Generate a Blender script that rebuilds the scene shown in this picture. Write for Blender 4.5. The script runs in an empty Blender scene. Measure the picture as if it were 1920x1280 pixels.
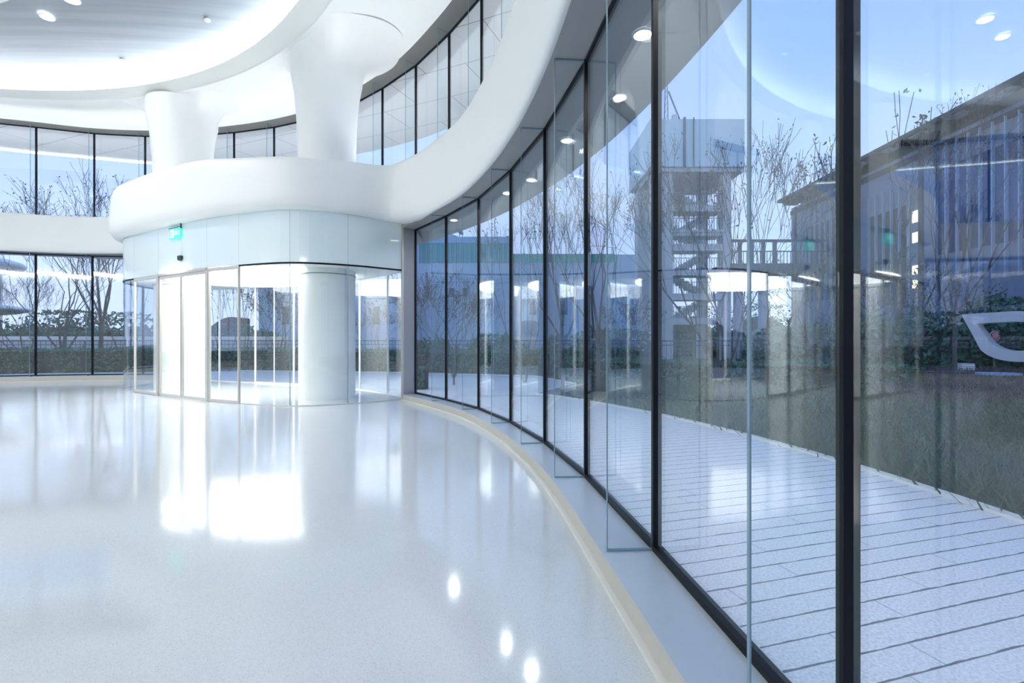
import bpy, math, random
from mathutils import Vector, Matrix
import numpy as np
random.seed(7)
C = bpy.context.scene
COL = C.collection
CAMZ = 1.485
# ------------------------------------------------------------------ camera, world, exposure
cam = bpy.data.cameras.new('camera'); camo = bpy.data.objects.new('camera', cam); COL.objects.link(camo)
camo.location = (0, 0, CAMZ); camo.rotation_euler = (math.pi/2, 0, 0)
cam.sensor_width = 36; cam.lens = 907/1920*36; cam.shift_y = -4/1920; cam.clip_end = 500; cam.clip_start = .05
C.camera = camo
C.view_settings.view_transform = 'Standard'; C.view_settings.look = 'None'
C.view_settings.exposure = 0.22; C.view_settings.gamma = 1.0; C.view_settings.use_curve_mapping = False
cy = C.cycles
cy.max_bounces = 10; cy.diffuse_bounces = 5; cy.glossy_bounces = 5; cy.transmission_bounces = 8; cy.transparent_max_bounces = 40
cy.use_denoising = True; cy.sample_clamp_indirect = 6; cy.caustics_reflective = False; cy.caustics_refractive = False
cy.use_light_tree = True
LAMP = 1.25       # scale of the room's lamps
W = bpy.data.worlds.new('dusk_sky'); C.world = W; W.use_nodes = True
nt = W.node_tree; nt.nodes.clear()
tc = nt.nodes.new('ShaderNodeTexCoord'); sep = nt.nodes.new('ShaderNodeSeparateXYZ'); rmp = nt.nodes.new('ShaderNodeValToRGB')
bg = nt.nodes.new('ShaderNodeBackground'); wo = nt.nodes.new('ShaderNodeOutputWorld')
nt.links.new(tc.outputs['Generated'], sep.inputs[0]); nt.links.new(sep.outputs['Z'], rmp.inputs[0])
nt.links.new(rmp.outputs[0], bg.inputs[0]); nt.links.new(bg.outputs[0], wo.inputs[0])
e = rmp.color_ramp.elements
e[0].position = 0.0; e[0].color = (.52, .62, .88, 1); e[1].position = 1.0; e[1].color = (.18, .33, .66, 1)
k = e.new(.12); k.color = (.50, .61, .90, 1); k = e.new(.45); k.color = (.30, .45, .82, 1)
bg.inputs[1].default_value = 1.35

# ------------------------------------------------------------------ materials
def mat(name, col, rough=.5, metal=0, emit=None, es=0, coat=0, spec=.5, noise=None, bump=None):
    m = bpy.data.materials.new(name); m.use_nodes = True
    n = m.node_tree.nodes; L = m.node_tree.links; b = n['Principled BSDF']
    b.inputs['Base Color'].default_value = (*col, 1); b.inputs['Roughness'].default_value = rough
    b.inputs['Metallic'].default_value = metal; b.inputs['Specular IOR Level'].default_value = spec
    b.inputs['Coat Weight'].default_value = coat; b.inputs['Coat Roughness'].default_value = .04
    if emit: b.inputs['Emission Color'].default_value = (*emit, 1); b.inputs['Emission Strength'].default_value = es
    if noise:
        sc, amt = noise
        t = n.new('ShaderNodeTexCoord'); x = n.new('ShaderNodeTexNoise'); x.inputs['Scale'].default_value = sc; x.inputs['Detail'].default_value = 4
        r = n.new('ShaderNodeMapRange'); r.inputs[3].default_value = 1-amt; r.inputs[4].default_value = 1+amt
        mx = n.new('ShaderNodeMix'); mx.data_type = 'RGBA'; mx.blend_type = 'MULTIPLY'; mx.inputs[0].default_value = 1
        mx.inputs[6].default_value = (*col, 1)
        L.new(t.outputs['Object'], x.inputs['Vector']); L.new(x.outputs[0], r.inputs[0]); L.new(r.outputs[0], mx.inputs[7]); L.new(mx.outputs[2], b.inputs['Base Color'])
        if bump:
            bp = n.new('ShaderNodeBump'); bp.inputs['Strength'].default_value = bump; bp.inputs['Distance'].default_value = .02
            L.new(x.outputs[0], bp.inputs['Height']); L.new(bp.outputs[0], b.inputs['Normal'])
    return m
def glass(name, tint=(.93, .96, .97), ior=1.75, rough=0.0, gcol=(1, 1, 1)):
    m = bpy.data.materials.new(name); m.use_nodes = True
    n = m.node_tree.nodes; L = m.node_tree.links; n.clear()
    out = n.new('ShaderNodeOutputMaterial'); mx = n.new('ShaderNodeMixShader'); tr = n.new('ShaderNodeBsdfTransparent'); gl = n.new('ShaderNodeBsdfGlossy')
    fr = n.new('ShaderNodeFresnel'); ge = n.new('ShaderNodeNewGeometry'); m1 = n.new('ShaderNodeMath'); m2 = n.new('ShaderNodeMath')
    m1.operation = 'MULTIPLY_ADD'; m1.inputs[1].default_value = -2; m1.inputs[2].default_value = 1
    m2.operation = 'POWER'; m2.inputs[0].default_value = ior
    L.new(ge.outputs['Backfacing'], m1.inputs[0]); L.new(m1.outputs[0], m2.inputs[1]); L.new(m2.outputs[0], fr.inputs[0])
    tr.inputs[0].default_value = (*tint, 1); gl.inputs['Color'].default_value = (*gcol, 1); gl.inputs['Roughness'].default_value = rough
    L.new(fr.outputs[0], mx.inputs[0]); L.new(tr.outputs[0], mx.inputs[1]); L.new(gl.outputs[0], mx.inputs[2]); L.new(mx.outputs[0], out.inputs[0])
    return m
M = {}
M['plaster'] = mat('white_plaster', (.91, .92, .91), .42)
M['ceil'] = mat('white_ceiling_paint', (.90, .92, .91), .5)
M['lip'] = mat('ceiling_lip_paint', (.80, .82, .79), .5)
M['panelgrey'] = mat('grey_metal_panel', (.40, .40, .40), .45, .1, noise=(3, .06))
M['head'] = mat('dark_grey_soffit_paint', (.17, .17, .165), .6)
M['jamb'] = mat('jamb_grey_metal', (.42, .41, .42), .4, .2)
M['ledge'] = mat('grey_stone_ledge', (.50, .56, .62), .3, noise=(14, .03))
M['beige'] = mat('beige_stone', (.56, .54, .48), .4, noise=(30, .05))
M['whitestrip'] = mat('white_stone_border', (.8, .8, .78), .3)
M['black'] = mat('black_anodised_frame', (.008, .009, .012), .4, spec=.15)
M['frame'] = mat('warm_silver_door_frame', (.62, .59, .54), .35, .5)
M['whiteframe'] = mat('white_enamel_frame', (.85, .85, .84), .35)
M['glass'] = glass('facade_glass', (.95, .98, 1.0), 1.64)
M['fin'] = glass('glass_fin', (.96, .985, .99), 1.22)
M['finedge'] = mat('polished_glass_edge', (.20, .30, .37), .15)
M['vglass'] = glass('vestibule_glass', (.96, .98, .98), 1.45)
M['frost'] = mat('pale_frosted_glass', (.72, .83, .86), .22, coat=.5)
M['seam'] = mat('panel_seam', (.30, .38, .40), .6)
M['lum'] = mat('luminous_ceiling', (1, 1, 1), .5, emit=(1, .97, .93), es=6.0)
M['cove'] = mat('cove_led_strip', (1, 1, 1), .5, emit=(.97, .98, 1.0), es=44.0)
M['added_wallwash'] = mat('added_wall_strip', (1, 1, 1), .5, emit=(1, 1, 1), es=18.0)
M['edgeled'] = mat('roof_edge_led', (1, 1, 1), .5, emit=(.85, 1, .95), es=2.0)
M['fill_uplight'] = mat('added_uplight_strip', (1, 1, 1), .5, emit=(1, .99, .96), es=17.0)
M['fill_uplight_out'] = mat('added_outside_strip', (1, 1, 1), .5, emit=(1, .99, .96), es=34.0)
M['lamp'] = mat('lamp_disc', (1, 1, 1), .5, emit=(1, .98, .94), es=25)
M['rim'] = mat('lamp_rim', (.8, .8, .8), .4)
M['blackplastic'] = mat('black_plastic', (.02, .03, .035), .3)
M['green'] = mat('exit_sign_green', (.05, .8, .6), .4, emit=(.12, .85, .68), es=.7)
M['discblue'] = mat('pale_blue_disc', (.30, .40, .62), .5)
M['exitwhite'] = mat('exit_sign_white', (.8, 1, .95), .4, emit=(.6, 1, .92), es=1.0)
M['sign_red'] = mat('sign_red', (.55, .03, .06), .4)
M['sign_blue'] = mat('sign_blue', (.03, .09, .5), .4)
M['sign_white'] = mat('sign_white', (.85, .85, .85), .4)
M['galv'] = mat('galvanised_post', (.35, .37, .4), .4, .5)
M['bark'] = mat('tree_bark', (.09, .085, .09), .9, noise=(9, .3))
M['leaf'] = mat('tree_leaf', (.10, .12, .07), .7)
M['hedge'] = mat('hedge_leaf', (.06, .18, .13), .6)
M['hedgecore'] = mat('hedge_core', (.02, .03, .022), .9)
M['grass'] = mat('lawn_blade', (.026, .085, .042), .7)
M['drygrass'] = mat('dry_grass_blade', (.11, .09, .095), .8)
M['soil'] = mat('dark_soil', (.035, .045, .03), .95, noise=(5, .4))
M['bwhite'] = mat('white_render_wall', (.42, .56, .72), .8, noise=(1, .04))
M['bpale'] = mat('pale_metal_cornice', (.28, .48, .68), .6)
M['teal'] = mat('teal_window_band', (.01, .30, .32), .25)
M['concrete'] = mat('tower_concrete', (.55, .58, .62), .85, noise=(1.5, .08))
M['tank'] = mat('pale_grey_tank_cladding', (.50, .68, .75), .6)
M['steel'] = mat('dark_blue_steel', (.07, .12, .2), .5)
M['brown'] = mat('red_brown_wall', (.16, .05, .045), .8)
M['cladding'] = mat('blue_grey_cladding', (.19, .24, .34), .6)
M['clad_dark'] = mat('dark_louvre_slot', (.05, .055, .09), .6)
M['louvre'] = mat('pale_vertical_louvre', (.30, .40, .55), .4)
M['roofdark'] = mat('dark_roof_edge', (.035, .04, .055), .6)
M['bglass'] = mat('deep_blue_window_glass', (.01, .05, .16), .08)
M['litwin'] = mat('lit_window', (1, .9, .6), .5, emit=(1, .85, .55), es=1.6)
M['pavilion'] = mat('pavilion_shell', (.75, .80, .86), .35)

def floor_mat():
    m = mat('white_terrazzo', (.80, .82, .83), .10, spec=.55)
    n = m.node_tree.nodes; L = m.node_tree.links; b = n['Principled BSDF']
    t = n.new('ShaderNodeTexCoord')
    v = n.new('ShaderNodeTexVoronoi'); v.inputs['Scale'].default_value = 260; v.feature = 'F1'
    r = n.new('ShaderNodeValToRGB'); e = r.color_ramp.elements
    L.new(t.outputs['Object'], v.inputs['Vector'])
    L.new(v.outputs['Color'], r.inputs[0])
    e[0].position = 0; e[0].color = (.44, .49, .51, 1); e[1].position = .25; e[1].color = (.65, .68, .69, 1)
    k = e.new(.75); k.color = (.69, .72, .73, 1); k = e.new(.95); k.color = (.76, .78, .79, 1)
    x = n.new('ShaderNodeTexNoise'); x.inputs['Scale'].default_value = .6
    mr = n.new('ShaderNodeMapRange'); mr.inputs[3].default_value = .05; mr.inputs[4].default_value = .14
    L.new(t.outputs['Object'], x.inputs['Vector']); L.new(x.outputs[0], mr.inputs[0]); L.new(mr.outputs[0], b.inputs['Roughness'])
    L.new(r.outputs[0], b.inputs['Base Color'])
    return m
M['floor'] = floor_mat()
def paving_mat():
    m = mat('pale_granite_planks', (.62, .64, .66), .5)
    n = m.node_tree.nodes; L = m.node_tree.links; b = n['Principled BSDF']
    t = n.new('ShaderNodeTexCoord'); mp = n.new('ShaderNodeMapping'); mp.inputs['Rotation'].default_value = (0, 0, -math.atan2(.278, .961))
    mp.inputs['Location'].default_value = (0, -.035, 0)
    s = n.new('ShaderNodeSeparateXYZ'); L.new(t.outputs['Object'], mp.inputs[0]); L.new(mp.outputs[0], s.inputs[0])
    a = n.new('ShaderNodeMath'); a.operation = 'DIVIDE'; a.inputs[1].default_value = .183; L.new(s.outputs['Y'], a.inputs[0])
    f = n.new('ShaderNodeMath'); f.operation = 'FRACT'; L.new(a.outputs[0], f.inputs[0])
    x = n.new('ShaderNodeTexNoise'); x.inputs['Scale'].default_value = 7; L.new(t.outputs['Object'], x.inputs['Vector'])
    w = n.new('ShaderNodeMapRange'); w.inputs[1].default_value = .3; w.inputs[2].default_value = .7; w.inputs[3].default_value = .04; w.inputs[4].default_value = .10
    L.new(x.outputs[0], w.inputs[0])
    lt = n.new('ShaderNodeMath'); lt.operation = 'LESS_THAN'; L.new(f.outputs[0], lt.inputs[0]); L.new(w.outputs[0], lt.inputs[1])
    # butt joints along each plank, staggered per row
    fl = n.new('ShaderNodeMath'); fl.operation = 'FLOOR'; L.new(a.outputs[0], fl.inputs[0])
    wn = n.new('ShaderNodeTexWhiteNoise'); wn.noise_dimensions = '1D'; L.new(fl.outputs[0], wn.inputs['W'])
    ad = n.new('ShaderNodeMath'); ad.operation = 'MULTIPLY_ADD'; ad.inputs[1].default_value = .55; L.new(s.outputs['X'], ad.inputs[0]); L.new(wn.outputs[0], ad.inputs[2])
    f2 = n.new('ShaderNodeMath'); f2.operation = 'FRACT'; L.new(ad.outputs[0], f2.inputs[0])
    l2 = n.new('ShaderNodeMath'); l2.operation = 'LESS_THAN'; l2.inputs[1].default_value = .006; L.new(f2.outputs[0], l2.inputs[0])
    l3 = n.new('ShaderNodeMath'); l3.operation = 'MULTIPLY'; l3.inputs[1].default_value = .5; L.new(l2.outputs[0], l3.inputs[0])
    mxm = n.new('ShaderNodeMath'); mxm.operation = 'MAXIMUM'; L.new(lt.outputs[0], mxm.inputs[0]); L.new(l3.outputs[0], mxm.inputs[1])
    x2 = n.new('ShaderNodeTexNoise'); x2.inputs['Scale'].default_value = 60; x2.inputs['Detail'].default_value = 5; L.new(t.outputs['Object'], x2.inputs['Vector'])
    r = n.new('ShaderNodeValToRGB'); e = r.color_ramp.elements; e[0].position = .35; e[0].color = (.52, .55, .60, 1); e[1].position = .62; e[1].color = (.74, .76, .80, 1)
    L.new(x2.outputs[0], r.inputs[0])
    mx = n.new('ShaderNodeMix'); mx.data_type = 'RGBA'; L.new(mxm.outputs[0], mx.inputs[0]); L.new(r.outputs[0], mx.inputs[6]); mx.inputs[7].default_value = (.10, .10, .12, 1)
    L.new(mx.outputs[2], b.inputs['Base Color'])
    return m
M['paving'] = paving_mat()
def brushed_mat():
    m = mat('brushed_grey_ceiling', (.42, .47, .52), .55, .0)
    n = m.node_tree.nodes; L = m.node_tree.links; b = n['Principled BSDF']
    t = n.new('ShaderNodeTexCoord'); mp = n.new('ShaderNodeMapping'); mp.inputs['Rotation'].default_value = (0, 0, .55); mp.inputs['Scale'].default_value = (.12, 3.2, 1)
    x = n.new('ShaderNodeTexNoise'); x.inputs['Scale'].default_value = 1.6; x.inputs['Detail'].default_value = 6
    r = n.new('ShaderNodeValToRGB'); e = r.color_ramp.elements; e[0].position = .3; e[0].color = (.17, .205, .245, 1); e[1].position = .7; e[1].color = (.24, .275, .31, 1)
    L.new(t.outputs['Object'], mp.inputs[0]); L.new(mp.outputs[0], x.inputs['Vector']); L.new(x.outputs[0], r.inputs[0]); L.new(r.outputs[0], b.inputs['Base Color'])
    return m
M['brushed'] = brushed_mat()
def soffit_mat():
    m = mat('white_soffit_panels', (.72, .72, .73), .35)
    n = m.node_tree.nodes; L = m.node_tree.links; b = n['Principled BSDF']
    t = n.new('ShaderNodeTexCoord'); mp = n.new('ShaderNodeMapping'); mp.inputs['Rotation'].default_value = (0, 0, .4)
    br = n.new('ShaderNodeTexBrick'); br.inputs['Scale'].default_value = 1; br.inputs['Brick Width'].default_value = 2.6; br.inputs['Row Height'].default_value = 1.5
    br.inputs['Mortar Size'].default_value = .012; br.inputs['Color1'].default_value = (.72, .71, .73, 1); br.inputs['Color2'].default_value = (.70, .70, .72, 1); br.inputs['Mortar'].default_value = (.2, .2, .24, 1)
    L.new(t.outputs['Object'], mp.inputs[0]); L.new(mp.outputs[0], br.inputs[0]); L.new(br.outputs[0], b.inputs['Base Color'])
    return m
M['soffit'] = soffit_mat()

# ------------------------------------------------------------------ mesh helpers
class MB:
    def __init__(s): s.v = []; s.f = []; s.mi = []
    def add(s, vs, fs, mi=0):
        o = len(s.v); s.v += [tuple(p) for p in vs]; s.f += [tuple(i+o for i in f) for f in fs]; s.mi += [mi]*len(fs); return s
    def obox(s, c, ax, ay, az, mi=0):   # centre and three half-axis vectors
        c = Vector(c); ax = Vector(ax); ay = Vector(ay); az = Vector(az)
        vs = [c+i*ax+j*ay+k*az for k in (-1, 1) for j in (-1, 1) for i in (-1, 1)]
        return s.add(vs, [(0, 2, 3, 1), (4, 5, 7, 6), (0, 1, 5, 4), (2, 6, 7, 3), (0, 4, 6, 2), (1, 3, 7, 5)], mi)
    def box(s, x0, x1, y0, y1, z0, z1, mi=0):
        return s.obox(((x0+x1)/2, (y0+y1)/2, (z0+z1)/2), ((x1-x0)/2, 0, 0), (0, (y1-y0)/2, 0), (0, 0, (z1-z0)/2), mi)
    def wallseg(s, a, b, t, z0, z1, off=0, mi=0):  # plank standing between plan points a and b, thickness t, shifted off to the left normal
        a = Vector(a[:2]); b = Vector(b[:2]); d = (b-a); n = Vector((-d.y, d.x)).normalized(); c = (a+b)/2+n*off
        return s.obox((c.x, c.y, (z0+z1)/2), (d.x/2, d.y/2, 0), (n.x*t/2, n.y*t/2, 0), (0, 0, (z1-z0)/2), mi)
    def tube(s, p, q, r0, r1, n=6, mi=0, cap=True):
        p = Vector(p); q = Vector(q); d = (q-p)
        if d.length < 1e-6: return s
        d.normalize(); u = d.orthogonal().normalized(); w = d.cross(u)
        vs = []
        for c, r in ((p, r0), (q, r1)):
            for i in range(n):
                a = 2*math.pi*i/n; vs.append(c+u*math.cos(a)*r+w*math.sin(a)*r)
        fs = [(i, (i+1) % n, n+(i+1) % n, n+i) for i in range(n)]
        if cap: fs += [tuple(range(n))[::-1], tuple(range(n, 2*n))]
        return s.add(vs, fs, mi)
    def disc(s, c, r, t, n=32, mi=0, rx=None):  # flat horizontal disc with thickness t downward from c.z
        x, y, z = c; rx = rx or r
        return s.add([(x+rx*math.cos(2*math.pi*i/n), y+r*math.sin(2*math.pi*i/n), zz) for zz in (z-t, z) for i in range(n)],
                     [tuple(range(n))[::-1], tuple(range(n, 2*n))]+[(i, (i+1) % n, n+(i+1) % n, n+i) for i in range(n)], mi)
    def prism(s, poly, z0, z1, mi=0):
        n = len(poly)
        return s.add([(p[0], p[1], z) for z in (z0, z1) for p in poly], [tuple(range(n))[::-1], tuple(range(n, 2*n))]+[(i, (i+1) % n, n+(i+1) % n, n+i) for i in range(n)], mi)
    def strip(s, rows, mi=0, closed=False):  # grid of rows of points
        n = len(rows[0]); vs = [p for r in rows for p in r]; fs = []
        for j in range(len(rows)-1):
            for i in range(n if closed else n-1):
                a = j*n+i; b = j*n+(i+1) % n; fs.append((a, b, b+n, a+n))
        return s.add(vs, fs, mi)
    def build(s, name, mats, parent=None, smooth=False, loc=None):
        me = bpy.data.meshes.new(name); me.from_pydata(s.v, [], s.f)
        for m in (mats if isinstance(mats, (list, tuple)) else [mats]): me.materials.append(M[m] if isinstance(m, str) else m)
        me.polygons.foreach_set('material_index', s.mi)
        if smooth: me.polygons.foreach_set('use_smooth', [True]*len(me.polygons))
        me.update()
        o = bpy.data.objects.new(name, me); COL.objects.link(o)
        if parent: o.parent = parent
        if loc: o.location = loc
        return o
def tag(o, label=None, cat=None, group=None, kind=None):
    if label: o['label'] = label
    if cat: o['category'] = cat
    if group: o['group'] = group
    if kind: o['kind'] = kind
    return o
def empty(name, loc=(0, 0, 0)):
    o = bpy.data.objects.new(name, None); COL.objects.link(o); o.location = loc; o.empty_display_size = .2; return o
def local(mb, loc):
    mb.v = [(x-loc[0], y-loc[1], z-loc[2]) for x, y, z in mb.v]; return mb
def copy_tree(o, parent=None):
    c = o.copy(); COL.objects.link(c); c.parent = parent
    for ch in o.children: copy_tree(ch, c)
    return c
def catmull(P, n=8):
    P = [Vector(p) for p in P]; out = []
    for i in range(len(P)-1):
        p0 = P[i-1] if i else 2*P[0]-P[1]; p1 = P[i]; p2 = P[i+1]; p3 = P[i+2] if i+2 < len(P) else 2*P[-1]-P[-2]
        for k in range(n):
            t = k/n; out.append(.5*((2*p1)+(p2-p0)*t+(2*p0-5*p1+4*p2-p3)*t*t+(3*p1-p0-3*p2+p3)*t**3))
    out.append(P[-1].copy()); return out
def normals(P):   # plan normals pointing to the right of travel
    N = []
    for i in range(len(P)):
        a = P[max(i-1, 0)]; b = P[min(i+1, len(P)-1)]; d = Vector((b[0]-a[0], b[1]-a[1])); d.normalize(); N.append(Vector((d.y, -d.x)))
    return N
def offset(P, d):
    N = normals(P); return [Vector((p[0]+n.x*d, p[1]+n.y*d)) for p, n in zip(P, N)]
def pix(x, y, Y):  # plan/height of a sight line at depth Y
    return ((x-960)/907*Y, Y, CAMZ-(y-636)/907*Y)

# ------------------------------------------------------------------ plan lines (left to right, travelling clockwise: inside is to the right)
LOW_L = [(-27.0, 5.8), (-26.6, 7.6), (-26.1, 9.3), (-25.4, 10.9), (-24.4, 12.4), (-23.2, 13.8), (-21.8, 15.0), (-20.3, 16.0), (-18.7, 16.75), (-17.03, 17.3), (-15.35, 17.7), (-13.65, 17.9), (-12.1, 17.75)]
LOW_V = [(-12.1, 17.75), (-10.4, 17.2), (-8.75, 16.5), (-7.1, 15.75), (-5.75, 15.0), (-4.5, 14.3), (-3.4, 13.25), (-2.414, 12.10)]
LOW_R = [(-2.414, 12.10), (-1.458, 10.73), (-.643, 9.375), (-.0147, 7.834), (.435, 6.299), (.7355, 4.751), (.9257, 3.102), (1.071, 1.542), (1.12, -.05), (1.02, -1.65), (.8, -3.2)]
UP = [(-27.6, 5.8), (-27.2, 7.6), (-26.7, 9.4), (-25.9, 11.1), (-24.9, 12.7), (-23.6, 14.1), (-22.2, 15.3), (-20.6, 16.3), (-18.95, 17.05), (-17.26, 17.55), (-15.62, 18.09), (-13.9, 18.33), (-12.1, 18.3), (-10.34, 18.0), (-8.63, 17.55), (-7.0, 16.9), (-5.4, 16.0), (-3.97, 14.83), (-2.70, 13.59), (-1.58, 12.17), (-.68, 10.84), (.1, 9.35), (.75, 7.75), (1.22, 6.1), (1.52, 4.4), (1.68, 2.7), (1.72, 1.0), (1.66, -.8), (1.45, -3.0)]
H_LOW = CAMZ+2.74; H_LOWL = CAMZ+3.06; H_UP = CAMZ+7.70; Z_SILL = .135; Z_SILLL = .18; Z_DECK = 5.35
GROUND = -.115

# ------------------------------------------------------------------ floor
fl = MB()
inner = [(p[0], p[1]) for p in (LOW_L+LOW_V[1:]+LOW_R[1:])]
back = [(-12.6+14.3*math.cos(a), 3.5+14.3*math.sin(a)) for a in np.linspace(math.radians(-29), math.radians(-189), 26)]
fl.prism((inner+back)[::-1], -.11, 0)
tag(fl.build('floor', 'floor'), 'polished white terrazzo floor of the lobby', kind='structure')

# curbs ------------------------------------------------------------
def curb(name, P, z, wl, label):
    S = catmull([Vector(p) for p in P], 5); I = offset(S, wl); mb = MB()
    O = offset(S, -.06)
    mb.strip([[(p.x, p.y, z) for p in O], [(p.x, p.y, z) for p in I]], 0)
    mb.strip([[(p.x, p.y, z) for p in I], [(p.x, p.y, -.02) for p in I]], 1)
    I2 = offset(S, wl+.035)
    mb.strip([[(p.x, p.y, .012) for p in I], [(p.x, p.y, .012) for p in I2], [(p.x, p.y, -.02) for p in I2]], 2)
    mb.strip([[(p.x, p.y, -.11) for p in O], [(p.x, p.y, z) for p in O]], 1)
    for i in (0, -1):
        a, b = O[i], I[i]; mb.add([(a.x, a.y, -.1), (b.x, b.y, -.1), (b.x, b.y, z), (a.x, a.y, z)], [(0, 1, 2, 3)], 1)
    return tag(mb.build(name, ['ledge', 'beige', 'whitestrip']), label, kind='structure')
curb('baseboard_right', LOW_R, Z_SILL, .36, 'raised grey stone ledge with beige face under the curved right glass')
curb('baseboard_left', LOW_L, Z_SILLL, .42, 'beige raised curb under the far left glass')

# ------------------------------------------------------------------ facade windows
wn = [0]
def bay(a, b, nrm, z0, z1, label, fin=.30, mull=True, gmat='glass', fdir=None, mw=.036):
    wn[0] += 1
    root = empty(f'window_{wn[0]}', (a[0], a[1], z0)); tag(root, label, kind='structure')
    a = Vector(a[:2]); b = Vector(b[:2]); L = (a[0], a[1], z0)
    local(MB().wallseg(a, b, .024, z0+.03, z1-.02), L).build('glass_pane', gmat, root)
    s = MB(); s.wallseg(a, b, .06, z0, z0+.035); s.wallseg(a, b, .05, z1-.03, z1); local(s, L).build('window_frame', 'black', root)
    if mull:
        t = (b-a).normalized(); n = Vector(nrm)
        m = MB().obox((a.x, a.y, (z0+z1)/2), (t.x*mw/2, t.y*mw/2, 0), (n.x*.028, n.y*.028, 0), (0, 0, (z1-z0)/2))
        local(m, L).build('mullion', 'black', root)
    if fin:
        n = Vector(fdir or nrm); t = Vector((-n.y, n.x)); c = a+n*(.03+fin/2)
        f = MB().obox((c.x, c.y, (z0+z1)/2), (n.x*(fin/2-.004), n.y*(fin/2-.004), 0), (t.x*.008, t.y*.008, 0), (0, 0, (z1-z0)/2-.002))
        fo = local(f, L).build('glass_fin', 'fin', root)
        c = a+n*(.03+fin)
        g = MB().obox((c.x, c.y, (z0+z1)/2), (n.x*.003, n.y*.003, 0), (t.x*.008, t.y*.008, 0), (0, 0, (z1-z0)/2-.002))
        c2 = a+n*(.03+fin/2)
        for zz in (z0+.006, z1-.006): g.obox((c2.x, c2.y, zz), (n.x*fin/2, n.y*fin/2, 0), (t.x*.011, t.y*.011, 0), (0, 0, .006))
        local(g, L).build('fin_edge', 'finedge', fo)
    return root
N = normals(LOW_R)
where = ['beside the grey jamb', 'second from the grey jamb', 'third from the grey jamb', 'fourth from the grey jamb', 'fifth from the grey jamb', 'sixth from the grey jamb', 'wide near one showing the stair tower', 'nearest one at the right edge of the view', 'beside the viewer', 'behind the viewer']
for i in range(len(LOW_R)-1):
    f = (N[i]*.5+Vector((-1, 0))*.5).normalized()
    bay(LOW_R[i], LOW_R[i+1], N[i], Z_SILL, H_LOW, f'tall curved facade glass bay on the right, {where[i]}', fdir=tuple(f), fin=.29 if i else 0)
N = normals(LOW_L)
for i in range(len(LOW_L)-1):
    bay(LOW_L[i], LOW_L[i+1], N[i], Z_SILLL, H_LOWL, ['ground floor glass bay of the far left facade, at the left frame edge', 'ground floor glass bay of the far left facade, middle of the three', 'ground floor glass bay of the far left facade, next to the vestibule'][i-9+0] if 8 < i < 12 else f'ground floor glass bay continuing round the left side, number {i+1}', mw=.055)
N = normals(UP)
for i in range(len(UP)-1):
    bay(UP[i], UP[i+1], N[i], Z_DECK, H_UP, f'upper clerestory glass bay under the white ceiling, bay {i+1} from the left end', mw=.05)
# outer glass of the vestibule
N = normals(LOW_V)
for i in range(len(LOW_V)-1):
    wn[0] += 1; a, b = LOW_V[i], LOW_V[i+1]
    r = empty(f'window_{wn[0]}', (a[0], a[1], 0)); tag(r, f'white framed outer glass of the vestibule, pane {i+1} from the left', kind='structure'); L = (a[0], a[1], 0)
    local(MB().wallseg(a, b, .02, .03, 3.24), L).build('glass_pane', 'vglass', r)
    f = MB(); n = N[i]; A = Vector(a)
    f.wallseg(a, b, .05, 0, .05 if i in (2, 3) else .02)
    f.tube((a[0], a[1], 0), (a[0], a[1], 3.24), .035, .035, 4)
    if i in (2, 3): m = (Vector(a)+Vector(b))/2; f.tube((m.x, m.y, 0), (m.x, m.y, 3.24), .02, .02, 4)
    local(f, L).build('window_frame', 'whiteframe', r)
# solid spandrel above the vestibule's outer glass and back wall of the hall
sp = MB()
for a, b in zip(LOW_V[:-1], LOW_V[1:]): sp.wallseg(a, b if b != LOW_V[-1] else (-2.75, 12.48), .2, 3.26, Z_DECK)
tag(sp.build('wall_vestibule_rear', 'plaster'), 'white spandrel above the outer vestibule glass', kind='structure')
bw = MB(); bk = [LOW_R[-1]]+back+[LOW_L[0]]
for a, b in zip(bk[:-1], bk[1:]): bw.wallseg(a, b, .3, -.1, 11.2)
tag(bw.build('wall_back', 'plaster'), 'white wall closing the hall behind the viewer', kind='structure')

# soffits over the lower glass (inside strip + outside overhang) -------
def soffit_strip(name, P, z, din, dout, label, m='panelgrey', t=.05):
    S = catmull([Vector(p) for p in P], 5); A = offset(S, din); B = offset(S, -dout); mb = MB()
    mb.strip([[(p.x, p.y, z) for p in A], [(p.x, p.y, z) for p in B], [(p.x, p.y, z+t) for p in B], [(p.x, p.y, z+t) for p in A], [(p.x, p.y, z) for p in A]])
    return tag(mb.build(name, m), label, kind='structure')
soffit_strip('trim_1', LOW_R, H_LOW, .36, .03, 'grey soffit strip above the curved right glass')
soffit_strip('trim_2', LOW_L, H_LOWL, .42, .03, 'grey soffit strip above the ground floor glass at left')
soffit_strip('trim_3', UP, H_UP, .5, .03, 'dark grey soffit strip above the clerestory glass', m='head', t=.03)
def outer_edge(P, d): return offset(catmull([Vector(p) for p in P], 5), -d)
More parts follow.
